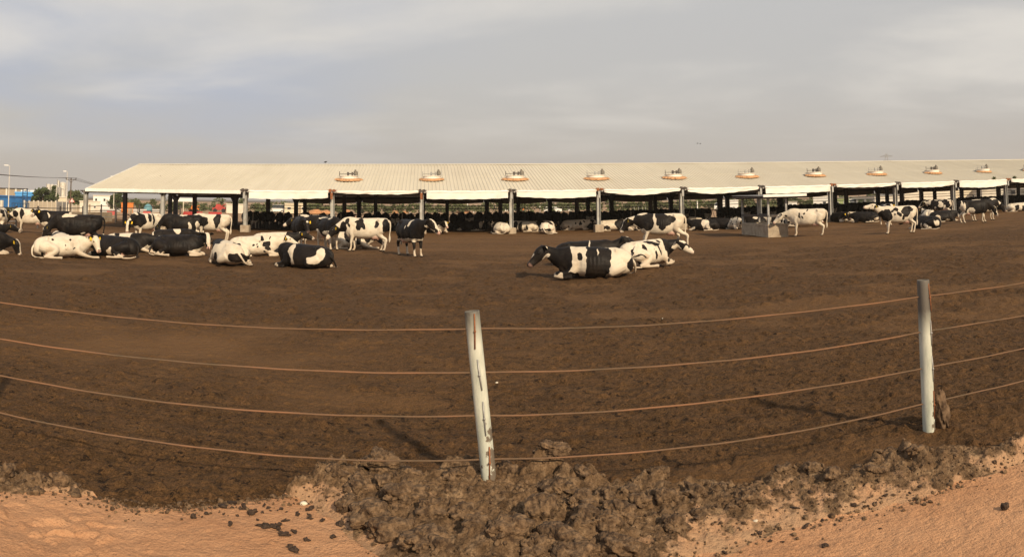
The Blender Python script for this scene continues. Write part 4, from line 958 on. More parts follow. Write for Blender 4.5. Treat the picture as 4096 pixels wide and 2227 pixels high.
cow('lie', 684, 988, 8, dict(base=b, p=[(.20, .80, .16, .14), (-.9, .55, .05, .2)]), 'black cow lying with a white star over its loin, rearmost of the dark resting pair', 16, nk=(0, 20), hd=(-20, 0), side=1)
cow('lie', 706, 1026, -20, dict(base=b, p=[(1.0, .15, .4, .2)], head='face', bw=.06), 'black cow lying with a long white face turned toward us and white forelegs', 17, nk=(38, -15), hd=(-58, -35), side=-1, tagc=False)
cow('lie', 908, 1060, 112, dict(p=[(.62, .75, .3, .25), (.35, .83, .5, .06), (-.08, .30, .17, .17, 1), (-.62, .30, .2, .16, -1), (-.55, .58, .18, .06, -1), (-.5, .74, .14, .05, -1), (-.35, .05, .2, .09), (-.9, .28, .2, .14), (.9, .6, .3, .3)], head='black'), 'white cow lying rump toward us with black back stripe and flank spots', 18, side=-1, nk=(8, -25), hd=(-20, -20), tagc=False)
cow('lie', 1010, 1024, 2, dict(p=[(.32, .80, .08, .10), (.52, .55, .16, .13), (.60, .36, .1, .08), (.1, .52, .05, .05), (.18, .38, .05, .06), (-.02, .45, .05, .06), (.7, .72, .04, .04), (.48, .22, .04, .04), (1.0, .2, .04, .05), (.2, .67, .05, .04)], head='spot', nose='w'), 'white cow with small black speckles lying and facing right', 19, nk=(22, 0), hd=(-22, 0), side=-1)
cow('lie', 1092, 1000, 0, dict(p=[(.9, .65, .35, .4), (.3, .5, .15, .2)], head='blaze', bw=.02), 'black headed cow lying and facing right, just behind the speckled cow', 20, nk=(24, 0), hd=(-16, 0), side=-1)
cow('stand', 1200, 987, -82, dict(base=b, legs='w', p=[(.3, .62, .5, .1)], head='star'), 'black cow with a white forehead star standing square on to us', 21, nk=(2, 8), hd=(-48, 4))
cow('lie', 1222, 1072, 146, dict(base=b, p=[(.36, .62, .13, .24, 1), (.30, .30, .07, .25, 1), (-.72, .52, .15, .22, 1), (-.55, .36, .18, .14, 1), (-1.0, .1, .12, .1)], head='black'), 'black cow lying back toward us with one ragged white patch on its rump', 22, side=-1, nk=(-12, -50), hd=(-35, -20), tagc=False, roll=12)
cow('stand', 1262, 966, 150, dict(base=b, p=[(.6, 1.4, .3, .06)], head='blaze', nose='w'), 'black cow with a pale muzzle looking left from behind its neighbour', 23, voxel=.03, nk=(-5, 20), hd=(-25, 0))
cow('stand', 1312, 1000, -68, dict(base=b, p=[(-.2, 1.40, .4, .05), (.55, 1.40, .2, .06), (.6, .70, .45, .12), (-.4, .7, .3, .2)], head='black'), 'black and white cow with a white arched topline facing us, head bent aside', 24, nk=(-10, 35), hd=(-40, 30))
cow('lie', 1395, 996, 0, dict(p=[(.0, .6, .14, .30), (.42, .5, .12, .3), (.85, .6, .2, .3)], head='blaze', nose='w', bw=.05), 'piebald cow lying under the belly of the large white standing cow', 25, nk=(0, -10), hd=(-38, -15), side=-1, ext=1)
cow('stand', 1468, 1008, 178, dict(p=[(.32, 1.30, .24, .10, 1), (.30, 1.18, .20, .18, 1), (.40, 1.04, .12, .15, 1), (.12, 1.10, .12, .14, 1), (.72, 1.12, .05, .09, 1), (.8, 1.3, .1, .15, 1), (-.44, 1.18, .08, .14, 1), (-.78, 1.15, .12, .30), (.98, 1.0, .16, .28), (.28, 1.42, .15, .05)], head='black', nose='w'), 'large white cow with a black saddle blotch and pink udder licking its neighbour', 26, nk=(-22, 6), hd=(-42, 8), legs=(.05, -.10, -.02, .10))
cow('stand', 1642, 1028, -66, dict(base=b, p=[(.45, 1.36, .08, .14), (.25, 1.2, .04, .06), (.1, .62, .8, .09), (-.9, 1.1, .08, .3)], head='face', legs='half', hp=[]), 'solid black cow with white knees and face standing alone near the middle', 27, nk=(18, 22), hd=(-40, 22), legs=(0, .06, .05, -.05))
# foreground pair at the right of the middle
cow('lie', 2385, 1110, 183, dict(p=[(1.04, .55, .36, .7), (.62, .04, .22, .15), (.48, .62, .085, .125, 1), (.02, .42, .29, .52, 1), (-.15, .66, .24, .17, 1), (-.93, .34, .09, .30, 1), (-.68, .05, .13, .10, 1), (.02, .85, .26, .10), (-.13, .70, .022, .11, 1, 'w')], head='black', hp=[(-.12, .0, .06, .05, 'w'), (.10, -.16, .12, .05, 'w'), (.42, .10, .16, .04, 'w')]), 'big black and white cow lying in the foreground, facing left with a round flank spot', 31, side=-1, nk=(24, 0), hd=(-42, 12), scale=1.08, tagc=False, voxel=.02, nlen=.52)
cow('lie', 2338, 1062, 4, dict(base=b, p=[(.12, .72, .03, .2, -1)], head='star'), 'black cow lying with a yellow ear tag just behind the foreground piebald cow', 30, nk=(34, 0), hd=(-18, 0), scale=1.05, side=1)
cow('lie', 2578, 1078, 42, dict(p=[(-.3, .62, .07, .06, -1), (.1, .78, .35, .05), (-.4, .86, .3, .04), (.3, .6, .06, .2, -1), (.05, .4, .05, .16, -1), (-.6, .42, .25, .03, -1), (.95, .65, .34, .5)], head='spot', nose='w', speck=.62), 'white cow with inky streaks down its ribs lying with its head to the right', 32, side=-1, nk=(16, -28), hd=(-30, -18), tagc=False, voxel=.02)
cow('stand', 2650, 992, 184, dict(p=[(.60, 1.1, .24, .40, 1), (.85, 1.15, .35, .28), (-.02, 1.12, .30, .30, 1), (.02, .82, .14, .16, 1), (-.35, 1.20, .18, .14, 1), (.1, 1.35, .25, .08, 1)], head='blaze', bw=.06), 'black and white cow striding left across the yard behind the resting pair', 33, nk=(-2, 0), hd=(-48, 0), legs=(.10, .16, -.30, .12), scale=1.05)
# right side
cow('stand', 3235, 945, 178, dict(p=[(.42, 1.12, .05, .18, 1), (.28, 1.02, .05, .12, 1), (.16, 1.22, .05, .06, 1), (.02, 1.36, .06, .04, 1), (1.18, 1.12, .08, .07), (1.35, 1.1, .07, .05), (.22, .94, .04, .04, 1)], head='white'), 'cream white cow with a few small black spots drinking at the water trough', 34, nk=(-6, 0), hd=(-36, 0), tagc=False)
cow('stand', 3600, 934, 200, dict(p=[(.72, 1.0, .28, .30), (1.0, 1.05, .2, .2), (.25, 1.28, .16, .12, 1), (.12, 1.05, .1, .14, 1), (-.25, 1.15, .26, .24, 1), (-.45, 1.28, .20, .14, 1), (-.05, .88, .1, .1, 1), (.42, 1.2, .06, .08, 1), (.3, .95, .06, .06, 1)], head='spot', nose='w'), 'patchy cow with its muzzle raised to the left, standing in front of the barn columns', 35, nk=(30, 0), hd=(5, 0), legs=(.04, -.04, .0, .03))
cow('stand', 3545, 900, -75, dict(base=b, p=[(.5, .7, .5, .25), (.3, 1.4, .2, .06)], head='face'), 'black cow with a white face standing behind the cow raising its muzzle', 36, nk=(15, 0), hd=(-35, 0), voxel=.03)
cow('lie', 3705, 912, 150, dict(base=b, p=[(-.3, .15, .25, .16), (.1, .2, .06, .2), (-.85, .4, .1, .2)], head='black'), 'black cow lying down just right of the cow raising its muzzle', 37, voxel=.028, side=1, nk=(5, 0), hd=(-20, 0), tagc=False)
cow('lie', 3770, 886, 20, dict(base=b, p=[(-.5, .3, .15, .25), (.3, .1, .3, .1)], head='black', udder=1), 'black cow lying head to the right by the foot of a barn column', 38, voxel=.03, side=-1, nk=(12, 0), hd=(-15, 0), tagc=False)
cow('lie', 3712, 880, 110, dict(p=[(.3, .7, .3, .3)], head='black'), 'pink rumped cow lying behind the black one near the column foot', 39, voxel=.03, side=1)
cow('stand', 3765, 868, 175, dict(rand=(.06, 3.2), head='face'), 'mottled black and white cow standing in the shade behind the resting cows', 40, voxel=.03, nk=(5, 0), hd=(-35, 0))
cow('stand', 3895, 893, 14, dict(base=b, p=[(-.62, .8, .12, .5), (-.8, 1.0, .1, .4), (-.2, .75, .2, .2)], head='blaze', bw=.08), 'black cow with pinkish hind legs and a lowered white face near the right edge', 41, nk=(-32, 0), hd=(-58, 0), legs=(.12, -.1, -.05, .1))
cow('stand', 3935, 884, 30, dict(p=[(.3, 1.1, .4, .4), (.9, 1.1, .3, .3)], head='black'), 'white rumped cow standing directly behind the black one near the right edge', 42, voxel=.03, nk=(-20, 0), hd=(-50, 0))
cow('lie', 4068, 846, 8, dict(p=[(.0, .4, .2, .3), (.6, .3, .2, .3)], head='face'), 'black and white cow lying cut off at the far right edge', 43, voxel=.03, side=-1, nk=(15, 0))
# along the shaded front of the barn
G2 = 'cows resting along the shaded front of the barn'
cow('lie', 1755, 932, -70, dict(base=b, p=[(.6, .3, .5, .3)], head='face'), 'cow with a tagged white face resting at the barn edge behind the lone black cow', 51, voxel=.03, side=1, nk=(25, 0), hd=(-30, 0), group=G2)
cow('lie', 1885, 923, 175, dict(base=b, p=[(-.75, .5, .15, .3), (.1, .85, .12, .06), (.95, .1, .2, .1)], head='black'), 'dark cow with a white tail end resting between the third and fourth curtain', 52, voxel=.03, side=1, nk=(0, 0), group=G2, tagc=False)
for args in [
    (2003, 934, 118, dict(p=[(.5, .6, .35, .5)], head='black'), 'white rumped cow resting left of the concrete column footing', 53, 1, (5, 0), (-30, 0)),
    (2098, 926, 168, dict(p=[(.2, .4, .12, .4), (.6, .5, .2, .4), (-.3, .3, .1, .2)], head='blaze', bw=.06), 'piebald cow with a striped face resting right of the concrete column footing', 54, 1, (28, -40), (-45, -40)),
    (2150, 924, 20, dict(rand=(.0, 2.6), head='black'), 'mottled cow resting low between two white rumped cows', 55, -1, (0, 0), (-30, 0)),
    (2190, 934, 72, dict(p=[(.1, .8, .4, .1), (-.85, .3, .12, .08)], head='black'), 'cream cow resting with its round rump square on to us', 56, -1, (0, 0), (-30, 0)),
    (2296, 920, 6, dict(p=[(.05, .55, .07, .10), (-.45, .25, .08, .07), (.45, .6, .1, .14), (.75, .7, .1, .1)], head='spot'), 'white cow with a few spots resting and facing right in the shade', 57, -1, (25, 0), (-15, 0)),
    (2442, 921, 5, dict(p=[(-.35, .3, .25, .22), (.62, .5, .38, .4), (-.8, .3, .08, .2)], head='blaze'), 'piebald cow resting just right of a column footing, facing right', 58, -1, (25, 0), (-20, 0)),
    (2512, 920, -60, dict(base=b, p=[(.95, .2, .4, .2)], head='blaze', bw=.06), 'black cow with a thin white blaze resting and facing us', 59, 1, (25, 10), (-40, 10)),
    (2556, 919, 160, dict(base=b, p=[(.9, .2, .4, .3)], head='blaze', bw=.06), 'black cow with a white throat resting behind the striding cow', 60, 1, (30, 0), (-40, 0)),
    (2765, 909, 160, dict(p=[(.2, .6, .2, .3)], head='black'), 'grey-white cow resting half hidden behind a striding cow hindquarters', 61, 1, (0, 0), (-30, 0)),
    (2818, 920, 172, dict(base=b, p=[(-.1, .55, .28, .3), (-.2, .2, .25, .2), (.9, .2, .3, .1)], head='blaze', bw=.03), 'black cow with a white side patch resting and facing left', 62, 1, (30, 0), (-25, 0)),
    (2905, 914, 175, dict(base=b, p=[(.9, .3, .3, .1)], head='blaze', bw=.05), 'black cow resting left of the water trough', 63, 1, (20, 0), (-30, 0)),
    (2945, 916, -75, dict(p=[(.3, .6, .06, .06), (.1, .75, .08, .06), (.5, .4, .07, .07), (-.1, .5, .05, .08)], head='black', speck=.5), 'white dotted cow resting against the left end of the trough', 64, 1, (0, 20), (-50, 20)),
    (3015, 906, 165, dict(base=b, p=[(-.2, .75, .15, .1)], head='face'), 'dark cow resting behind the rails of the trough shelter', 65, 1, (20, 0), (-30, 0)),
    (3122, 902, 172, dict(p=[(.45, .5, .2, .4), (-.1, .5, .14, .25), (-.6, .4, .1, .2)], head='black'), 'white and black cow resting behind the trough shelter posts', 66, 1, (5, 0), (-25, 0)),
    (3190, 908, 4, dict(rand=(.1, 3.0), head='white'), 'mottled cow resting below the drinking cream cow', 67, -1, (0, 0), (-30, 0)),
    (3356, 890, -60, dict(base=b, p=[(.9, .15, .2, .1)], head='star'), 'black cow facing us resting right of the wide column footing', 68, 1, (10, 0), (-40, 0)),
    (3402, 885, 150, dict(p=[(.4, .6, .4, .4)], head='black'), 'grey-white cow resting in deep shade beside a black one', 69, 1, (10, 0), (-30, 0)),
    (3465, 889, 172, dict(base=b, p=[(-.88, .25, .2, .2)], head='black'), 'long black cow resting with a pale hind foot in the shade', 70, 1, (5, 0), (-25, 0)),
    (2975, 903, 10, dict(base=b, p=[(-.4, .5, .2, .2)], head='blaze'), 'dark cow resting behind the left post of the trough shelter', 71, -1, (15, 0), (-30, 0)),
    (3640, 880, 10, dict(base=b, p=[(-.6, .3, .2, .2)], head='black'), 'black cow resting in shade behind the legs of the patchy cow', 72, -1, (5, 0), (-30, 0))]:
    x, y, fc, sp_, lb, sd_, side_, nk_, hd_ = args
    cow('lie', x, y, fc, sp_, lb, sd_, voxel=.032, side=side_, nk=nk_, hd=hd_, group=G2, tagc=sd_ % 2 == 0)
# the row at the feed barrier, seen from behind
def feed_row():
    src = []
    rnd = random.Random(9)
    specs = [dict(base=b, legs='b'), dict(base=b, legs='b', p=[(-.7, .80, .25, .2)]), dict(base=b, legs='b', p=[(-.3, 1.2, .15, .2)]), dict(base=b, legs='half'), dict(p=[(.2, 1.2, .5, .4), (-.75, 1.1, .35, .4)])]
    for k, sp_ in enumerate(specs):
        o = cow('stand', 0, 0, 90, sp_, 'dark cow standing at the feed barrier with its rump toward the yard', 80 + k, loc=Vector((0, 0, 0)), group='cows lined up at the feed barrier', parts=False, voxel=.05, nk=(-8, 0), hd=(-50, 0)); src.append(o)
    t = -14.2; first = True; n = 0
    used = set()
    while t < 70:
        if rnd.random() < .05: t += .75; continue
        k = rnd.choice([0, 0, 0, 0, 1, 1, 2, 3, 3, 4] + [0] * 4)  # solid black coats favoured: deep barn shade put into the hide colour
        o = src[k] if k not in used else src[k].copy()
        if k in used: COL.objects.link(o)
        used.add(k)
        p = barn_pt(t, 7.95 + rnd.uniform(-.15, .1), 0); o.location = (p.x, p.y, 0); o.rotation_euler = (0, 0, BA + math.pi / 2 + rnd.uniform(-.12, .12)); sc = rnd.uniform(.90, .99); o.scale = (sc, sc * 1.02, sc)
        t += rnd.uniform(.60, .76); n += 1
feed_row()

# ------------------------------------------------------------------ what stands behind the yard and the barn
FZ = -1.0
def far_at(x, y): return at(x, y, FZ)
def kpx(p): return F / math.hypot(p.x, p.y)             # pixels of the photograph per metre there
def foliage(n, cl, leaf, rg):
    """leaf quads gathered in clumps; cl = list of (centre, radii)"""
    C_ = np.array([c for c, r in cl]); R_ = np.array([r for c, r in cl]); vol = R_.prod(1) ** .75; idx = rg.choice(len(cl), n, p=vol / vol.sum())
    d = rg.randn(n, 3); d /= np.linalg.norm(d, axis=1)[:, None]; rad = rg.rand(n) ** .45
    P = C_[idx] + d * R_[idx] * rad[:, None] * (1 + .18 * rg.randn(n, 1))
    a = rg.randn(n, 3); a /= np.linalg.norm(a, axis=1)[:, None]; b_ = np.cross(a, rg.randn(n, 3)); b_ /= np.linalg.norm(b_, axis=1)[:, None]
    L = leaf * rg.uniform(.5, 1.4, n)[:, None]
    V = np.stack([P - a * L, P + b_ * L * .55, P + a * L, P - b_ * L * .55], 1).reshape(-1, 3)
    return V, np.arange(n * 4).reshape(-1, 4)
def tree(x, y, wpx, toppx, label, m='leaf', seed=1, name='tree', group=None, n=1500, trunk=True, cat='tree'):
    p = far_at(x, y); k = kpx(p); w = wpx / k; h = (y - toppx) / k
    e = empty(name, p, 0, label, cat, group); rg = np.random.RandomState(seed); cl = []
    t0 = .22 * h if trunk else .0
    for i in range(26):
        g = rg.uniform(0, 6.28); q = rg.rand() ** .6; zz = rg.uniform(.0, 1)
        wr = w / 2 * (1 - .55 * max(0, zz - .45) / .55) * .82
        cl.append(((wr * q * math.cos(g), wr * q * math.sin(g), t0 + (h - t0) * (zz * .84 + .08)), (w * rg.uniform(.09, .17), w * rg.uniform(.09, .17), h * rg.uniform(.07, .14))))
    V, Q = foliage(n, cl, .026 * (w + h) , rg)
    link('crown', np_mesh('crown', V, Q, False), M[m], e)
    if trunk:
        b_ = MB(); b_.tube([(0, 0, -.2), (.03 * w, 0, h * .3), (0, .02 * w, h * .7)], [.035 * h, .028 * h, .01 * h], 8)
        for i in range(4):
            g = i * 1.6; b_.tube([(0, 0, h * .25), (w * .2 * math.cos(g), w * .2 * math.sin(g), h * .55)], [.015 * h, .006 * h], 6)
        b_.build('trunk', M['bark'], e, smooth=True)
    return e
def building(x0, x1, ybase, ytop, m, label, name='building', cat='building', depth=8, rooft=.25, windows=(), door=None, roofm='offwhite', gable=False):
    p0, p1 = far_at(x0, ybase), far_at(x1, ybase); u = p1 - p0; L = u.length; r = math.atan2(u.y, u.x); k = kpx((p0 + p1) / 2); h = (ybase - ytop) / k
    if x1 - x0 < 90: r = -az((p0 + p1) / 2); L = (x1 - x0) / k
    e = empty(name, p0, r, label, cat)
    q = MB(); q.box((0, 0, -.3), (L, depth, h - rooft)); q.build('wall', M[m], e)
    q = MB()
    if gable: q.prism([(-.3, h - rooft + .01), (L + .3, h - rooft + .01), (L / 2, h - rooft + gable)], -.3, depth + .3)
    else: q.box((-.15, -.15, h - rooft + .005), (L + .15, depth + .15, h), .03)
    q.build('roof', M[roofm], e)
    for (u0, u1, v0, v1) in windows:
        q = MB(); q.box((L * u0, -.05, h * v0), (L * u1, -.003, h * v1)); f = q.build('window', M['white'], e)
        q = MB(); q.box((L * u0 + .08, -.07, h * v0 + .08), (L * u1 - .08, -.053, h * v1 - .08)); q.build('pane', M['glass'], f)
    if door:
        u0, u1, v1 = door; q = MB(); q.box((L * u0, -.06, 0), (L * u1, -.003, h * v1)); q.build('door', M['tan'], e)
    return e, L, h
def wall(x0, x1, ybase, ytop, m, label, posts=0, cat='wall', name='boundary_wall', joint='offwhite'):
    p0, p1 = far_at(x0, ybase), far_at(x1, ybase); u = p1 - p0; L = u.length; k = kpx((p0 + p1) / 2); h = (ybase - ytop) / k
    e = empty(name, p0, math.atan2(u.y, u.x), label, cat)
    q = MB(); q.box((0, 0, -.2), (L, .18, h)); q.build('panel', M[m], e)
    for i in range(posts):
        a = L * i / max(posts - 1, 1); q = MB(); q.box((a - .13, -.06, -.2), (a + .13, .24, h * 1.10)); q.build('pier', M[joint], e)
    return e
def lamp_post(x, ybase, ytop, label, arm=1.6, sc=1):
    p = far_at(x, ybase); k = kpx(p); h = (ybase - ytop) / k
    e = empty('street_lamp', p, -az(p), label, 'street lamp', 'street lamps along the farm road')
    q = MB(); q.tube([(0, 0, 0), (0, 0, h * .5), (0, 0, h - .1)], [.13, .09, .05], 8); q.tube([(0, 0, h - .12), (-.3, 0, h)], .04, 6); q.build('pole', M['offwhite'], e)
    q = MB(); q.prism([(-.25, h - .04), (-.32, h - .13), (-arm, h - .11), (-arm - .04, h + .07), (-.32, h + .1)], -.16, .16); q.build('lamp_head', M['white'], e)
# left part of the view
e, L, h = building(-330, 122, 844, 777, 'blue', 'long low blue shed wall at the left edge of the view', 'blue_shed', 'shed', 14, .3, roofm='blue')
e, L, h = building(50, 108, 840, 765, 'blue2', 'brighter blue shed with small white roof vents standing behind the dark blue one', 'light_blue_shed', 'shed', 12, .4, roofm='blue2'); e.location += Vector((-1.5, 3, 0)); e.scale = (1.25, 1, .97)
for i in range(3): q = MB(); q.box((L * (.3 + .2 * i), 1, h), (L * (.3 + .2 * i) + 1.2, 2.2, h + .5), .1); q.build('roof_vent', M['white'], e)
p = far_at(-40, 840); p += Vector((-8, 16, 0)); e = empty('cooling_units', p, .6, 'tan rooftop cooling units with white posts above the blue shed', 'cooling unit'); e['label'] = 'tan cooling unit block with white uprights rising behind the dark blue shed'
q = MB(); q.box((-2, 0, 0), (5.6, 4, 5.1), .05); q.build('casing', M['tan'], e)
for i in range(3): q = MB(); q.box((i * 2.3 + .2, -.2, 0), (i * 2.3 + .6, -.02, 5.2)); q.build('upright', M['offwhite'], e)
q = MB(); q.box((-2.1, -.3, 5.14), (5.7, 4.1, 5.3)); q.build('top_rail', M['dark_steel'], e)
# blue steel ladder frame at the end of the shed
p = far_at(98, 845); e = empty('ladder_frame', p, -az(p), 'dark blue steel ladder frame at the end of the blue shed', 'ladder'); k = kpx(p); M['dkblue'] = mat('dark_blue_steel', (.02, .06, .13), .6, .2, 3)
for a in (-.5, .5): q = MB(); q.tube([(a, 0, 0), (a, 0, 4.9)], .12, 6); q.build('rail', M['dkblue'], e)
for i in range(9): q = MB(); q.tube([(-.5, 0, .5 + i * .5), (.5, 0, .5 + i * .5)], .07, 5); q.build('rung', M['dkblue'], e)
p = far_at(80, 852); e = empty('blue_cage', p, -az(p), 'open dark blue steel cage standing on the road side before the blue shed', 'cage'); q = MB()
for i in range(7):
    for y_ in (0, 1.2): q = MB(); q.tube([(-1.6 + i * .55, y_, 0), (-1.6 + i * .55, y_, 1.9)], .07, 5); q.build('bar', M['dkblue'], e); q = MB()
for z in (.1, 1., 1.9): q.tube([(-1.7, 0, z), (1.8, 0, z)], .07, 5); q.tube([(-1.7, 1.2, z), (1.8, 1.2, z)], .07, 5)
q.build('frame', M['dkblue'], e)
wall(98, 223, 845, 806, 'cream', 'cream panelled boundary wall between the blue shed and the green gate', 8)
wall(224, 272, 845, 807, 'galv', 'grey green sheet gate set in the cream boundary wall', 3, 'gate', 'sheet_gate')
wall(276, 335, 846, 820, 'offwhite', 'low pale wall with thick piers behind the warning sign', 5)
wall(398, 640, 848, 836, 'white', 'long low white kerb wall beyond the pens', 0, name='low_wall')
wall(-300, 96, 849, 833, 'offwhite', 'low pale kerb wall in front of the blue shed', 0, name='low_wall')
lamp_post(33, 846, 661, 'tall white street lamp in front of the blue shed at the far left', 1.15)
lamp_post(265, 846, 685, 'white street lamp beside the silos and the power pole', .95)
lamp_post(454, 846, 705, 'white street lamp whose head just clears the left slope of the barn roof', .95)
p = far_at(6, 850); e = empty('concrete_post', p, 0, 'short pale concrete post by the left edge before the blue shed', 'post'); q = MB(); q.box((-.25, -.25, 0), (.25, .25, 2.4), .05); q.build('shaft', M['offwhite'], e)
def silo(x, ybase, ytop, wpx, label, m='silver', back=60, dome=.35):
    p = far_at(x, ybase); rr = math.hypot(p.x, p.y); s = (rr + back) / rr; p = Vector((p.x * s, p.y * s, FZ)); k = kpx(p); hor = CAM_H
    d = ray(x, ytop); zt = CAM_H + d[2] * (rr + back) / math.hypot(d[0], d[1]); r = wpx / 2 / k; h = zt - FZ
    e = empty('silo', p, 0, label, 'silo', 'metal silos behind the trees')
    q = MB(); prof = []; z = 0
    while z < h: prof += [(r, z), (r * 1.012, z + .06), (r, z + .12)]; z += 1.1
    prof += [(r, h), (r * .7, h + dome * .6), (r * .25, h + dome), (.05, h + dome)]; q.lathe(prof, 28); q.build('drum', M[m], e, smooth=False)
    q = MB(); q.tube([(-r * 1.05, -.3, 0), (-r * 1.05, -.3, h + .5)], .12, 6); q.tube([(-r, -r, h * .75), (0, -r * 1.03, h * .75), (r, -r, h * .75)], .06, 5); q.build('pipe', M['galv'], e)
silo(192, 840, 739, 16, 'leftmost short silo half hidden by the dark tree'); silo(206, 840, 740, 17, 'round white topped silo between the leftmost and the middle one')
silo(221, 840, 742, 18, 'middle pale metal silo over the tree'); silo(236, 840, 752, 16, 'darker narrow silo squeezed in front of the tallest pair', 'galv', 50); silo(249, 840, 731, 26, 'widest and tallest metal silo on the right of the group')
silo(231, 842, 722, 7, 'thin tall steel stack beside the widest silo', back=70, dome=.1)
e, L, h = building(222, 262, 842, 787, 'cream', 'small cream plant building at the feet of the silos', 'plant_building', 'building', 8); 
tree(168, 843, 118, 752, 'broad dark green tree in front of the silos', 'leaf', 3, n=3800)
tree(214, 843, 40, 742, 'narrow taller dark tree covering the left silos', 'leaf', 4, n=1400)
tree(300, 843, 92, 762, 'wide olive tree behind the warning sign', 'leaf2', 5, n=3000)
tree(470, 843, 100, 768, 'big dark tree seen under the left end of the barn roof', 'leaf', 6, n=2600)
tree(548, 846, 36, 790, 'small pale green tree behind the orange container', 'leaf2', 7, n=700); tree(612, 846, 44, 792, 'hazy green tree left of the third column', 'leaf2', 8, n=700)
tree(40, 852, 60, 828, 'scrubby green bush growing by the kerb before the blue shed', 'leaf2', 9, 'bush', n=700, trunk=False, cat='bush')
# power pole and its line
def power_line():
    p = far_at(281, 848); s = .78; p = Vector((p.x * s, p.y * s, FZ)); r = math.hypot(p.x, p.y)
    d = ray(281, 713); h = CAM_H + d[2] * r / math.hypot(d[0], d[1]) - FZ
    e = empty('power_pole', p, -az(p), 'dark utility pole with a crossarm and three insulators', 'power pole')
    q = MB(); q.tube([(0, 0, 0), (0, 0, h - .1)], [.15, .09], 8); q.build('pole', M['bark'], e)
    q = MB(); q.box((-.95, -.07, h - .28), (.95, .07, h - .18)); q.tube([(-.5, 0, h - .25), (0, 0, h - .8)], .04, 5); q.tube([(.5, 0, h - .25), (0, 0, h - .8)], .04, 5); q.build('crossarm', M['dark_steel'], e)
    for a in (-.88, 0, .88): q = MB(); q.lathe([(.05, h - .17), (.12, h - .08), (.06, h + .0), (.11, h + .08), (.03, h + .15)], 10, (a, 0)); q.build('insulator', M['dark_steel'], e)
    wr = empty('power_line', p, 0, 'three thin overhead wires running from the left edge to the utility pole and on', 'overhead wire')
    uu = Vector((math.cos(-az(p)), math.sin(-az(p)), 0))
    for a in (-.88, 0, .88):
        q0 = at_r(-500, 630, r * .62) + uu * a * .7 - p; q1 = uu * a + Vector((0, 0, h + .1)); q2 = at_r(520, 752, r * 1.5) - p
        pts = []
        for (A_, B_) in ((q0, q1), (q1, q2)):
            for i in range(13): t = i / 12; c = A_.lerp(B_, t); c.z -= 4 * t * (1 - t) * .6; pts.append(c)
        q = MB(); q.tube(pts, .028, 5, cap=False); q.build('wire', M['dark_steel'], wr)
power_line()
# warning sign
p = far_at(287, 853); s = .72; p = Vector((p.x * s, p.y * s, FZ)); e = empty('road_sign', p, -az(p), 'white triangular warning sign with a red border and a bent arrow', 'road sign'); r = math.hypot(p.x, p.y)
z1 = CAM_H + ray(287, 790)[2] * r; z0 = CAM_H + ray(287, 809)[2] * r
q = MB(); q.tube([(0, .04, 0), (0, .04, z1 - FZ)], .05, 6); q.build('pole', M['galv'], e)
zb, zt = z0 - FZ, z1 - FZ; hw = (zt - zb) * .62
q = MB(); q.prism([(-hw, zb), (hw, zb), (0, zt)], -.0, .03); q.build('border', M['red'], e)
q = MB(); q.prism([(-hw * .66, zb + hw * .20), (hw * .66, zb + hw * .20), (0, zt - hw * .38)], -.012, -.003); q.build('sign_face', M['white'], e)
q = MB(); q.prism([(-.05, zb + .3 * hw), (.03, zb + .3 * hw), (.03, zb + .62 * hw), (.14, zb + .80 * hw), (.09, zb + .88 * hw), (-.05, zb + .70 * hw)], -.022, -.014); q.build('arrow', M['black'], e)
# behind the pens, under the left end of the barn
building(318, 398, 847, 803, 'offwhite', 'low white building with a sloped left corner behind the pens', 'white_building', depth=8, windows=[(.2, .32, .35, .6), (.68, .8, .35, .6)], door=(.45, .53, .7))
e, L, h = building(350, 418, 842, 780, 'white', 'two storey white building with a flat roof just left of the barn end', 'white_house', depth=9, windows=[(.1, .25, .6, .8), (.6, .75, .6, .8)]); e.location += Vector((-3, 8, 0))
e, L, h = building(484, 532, 850, 810, 'orange', 'orange shipping container half hidden by a thorny tree', 'container', 'container', 2.2, .12, roofm='orange', windows=(), door=(.55, .95, .5))
def barrier(x0, x1, yb, yt, label, m='red2'):
    p0, p1 = far_at(x0, yb), far_at(x1, yb); s = .8; p0 = Vector((p0.x * s, p0.y * s, FZ)); p1 = Vector((p1.x * s, p1.y * s, FZ)); u = p1 - p0; L = u.length; k = kpx((p0 + p1) / 2); r = math.hypot(p0.x, p0.y)
    h = .72 * (CAM_H + ray(x0, yt)[2] * r - FZ)
    e = empty('road_barrier', p0, math.atan2(u.y, u.x), label, 'barrier')
    q = MB(); n = max(1, int(L / 1.6))
    for i in range(n):
        a, c_ = L * i / n, L * (i + 1) / n - .04; q.add([(a, -.3, 0), (c_, -.3, 0), (c_, .3, 0), (a, .3, 0), (a, -.12, h), (c_, -.12, h), (c_, .12, h), (a, .12, h)], [(3, 2, 1, 0), (4, 5, 6, 7), (0, 1, 5, 4), (1, 2, 6, 5), (2, 3, 7, 6), (3, 0, 4, 7)])
    q.build('barrier_block', M[m], e)
barrier(430, 458, 847, 835, 'short red plastic barrier beyond the pen gate'); barrier(575, 600, 848, 836, 'short faded red barrier between two barn columns'); barrier(735, 808, 850, 840, 'long red plastic barrier under the barn roof', 'red'); barrier(836, 885, 850, 842, 'red barrier piece right of the long one', 'red')
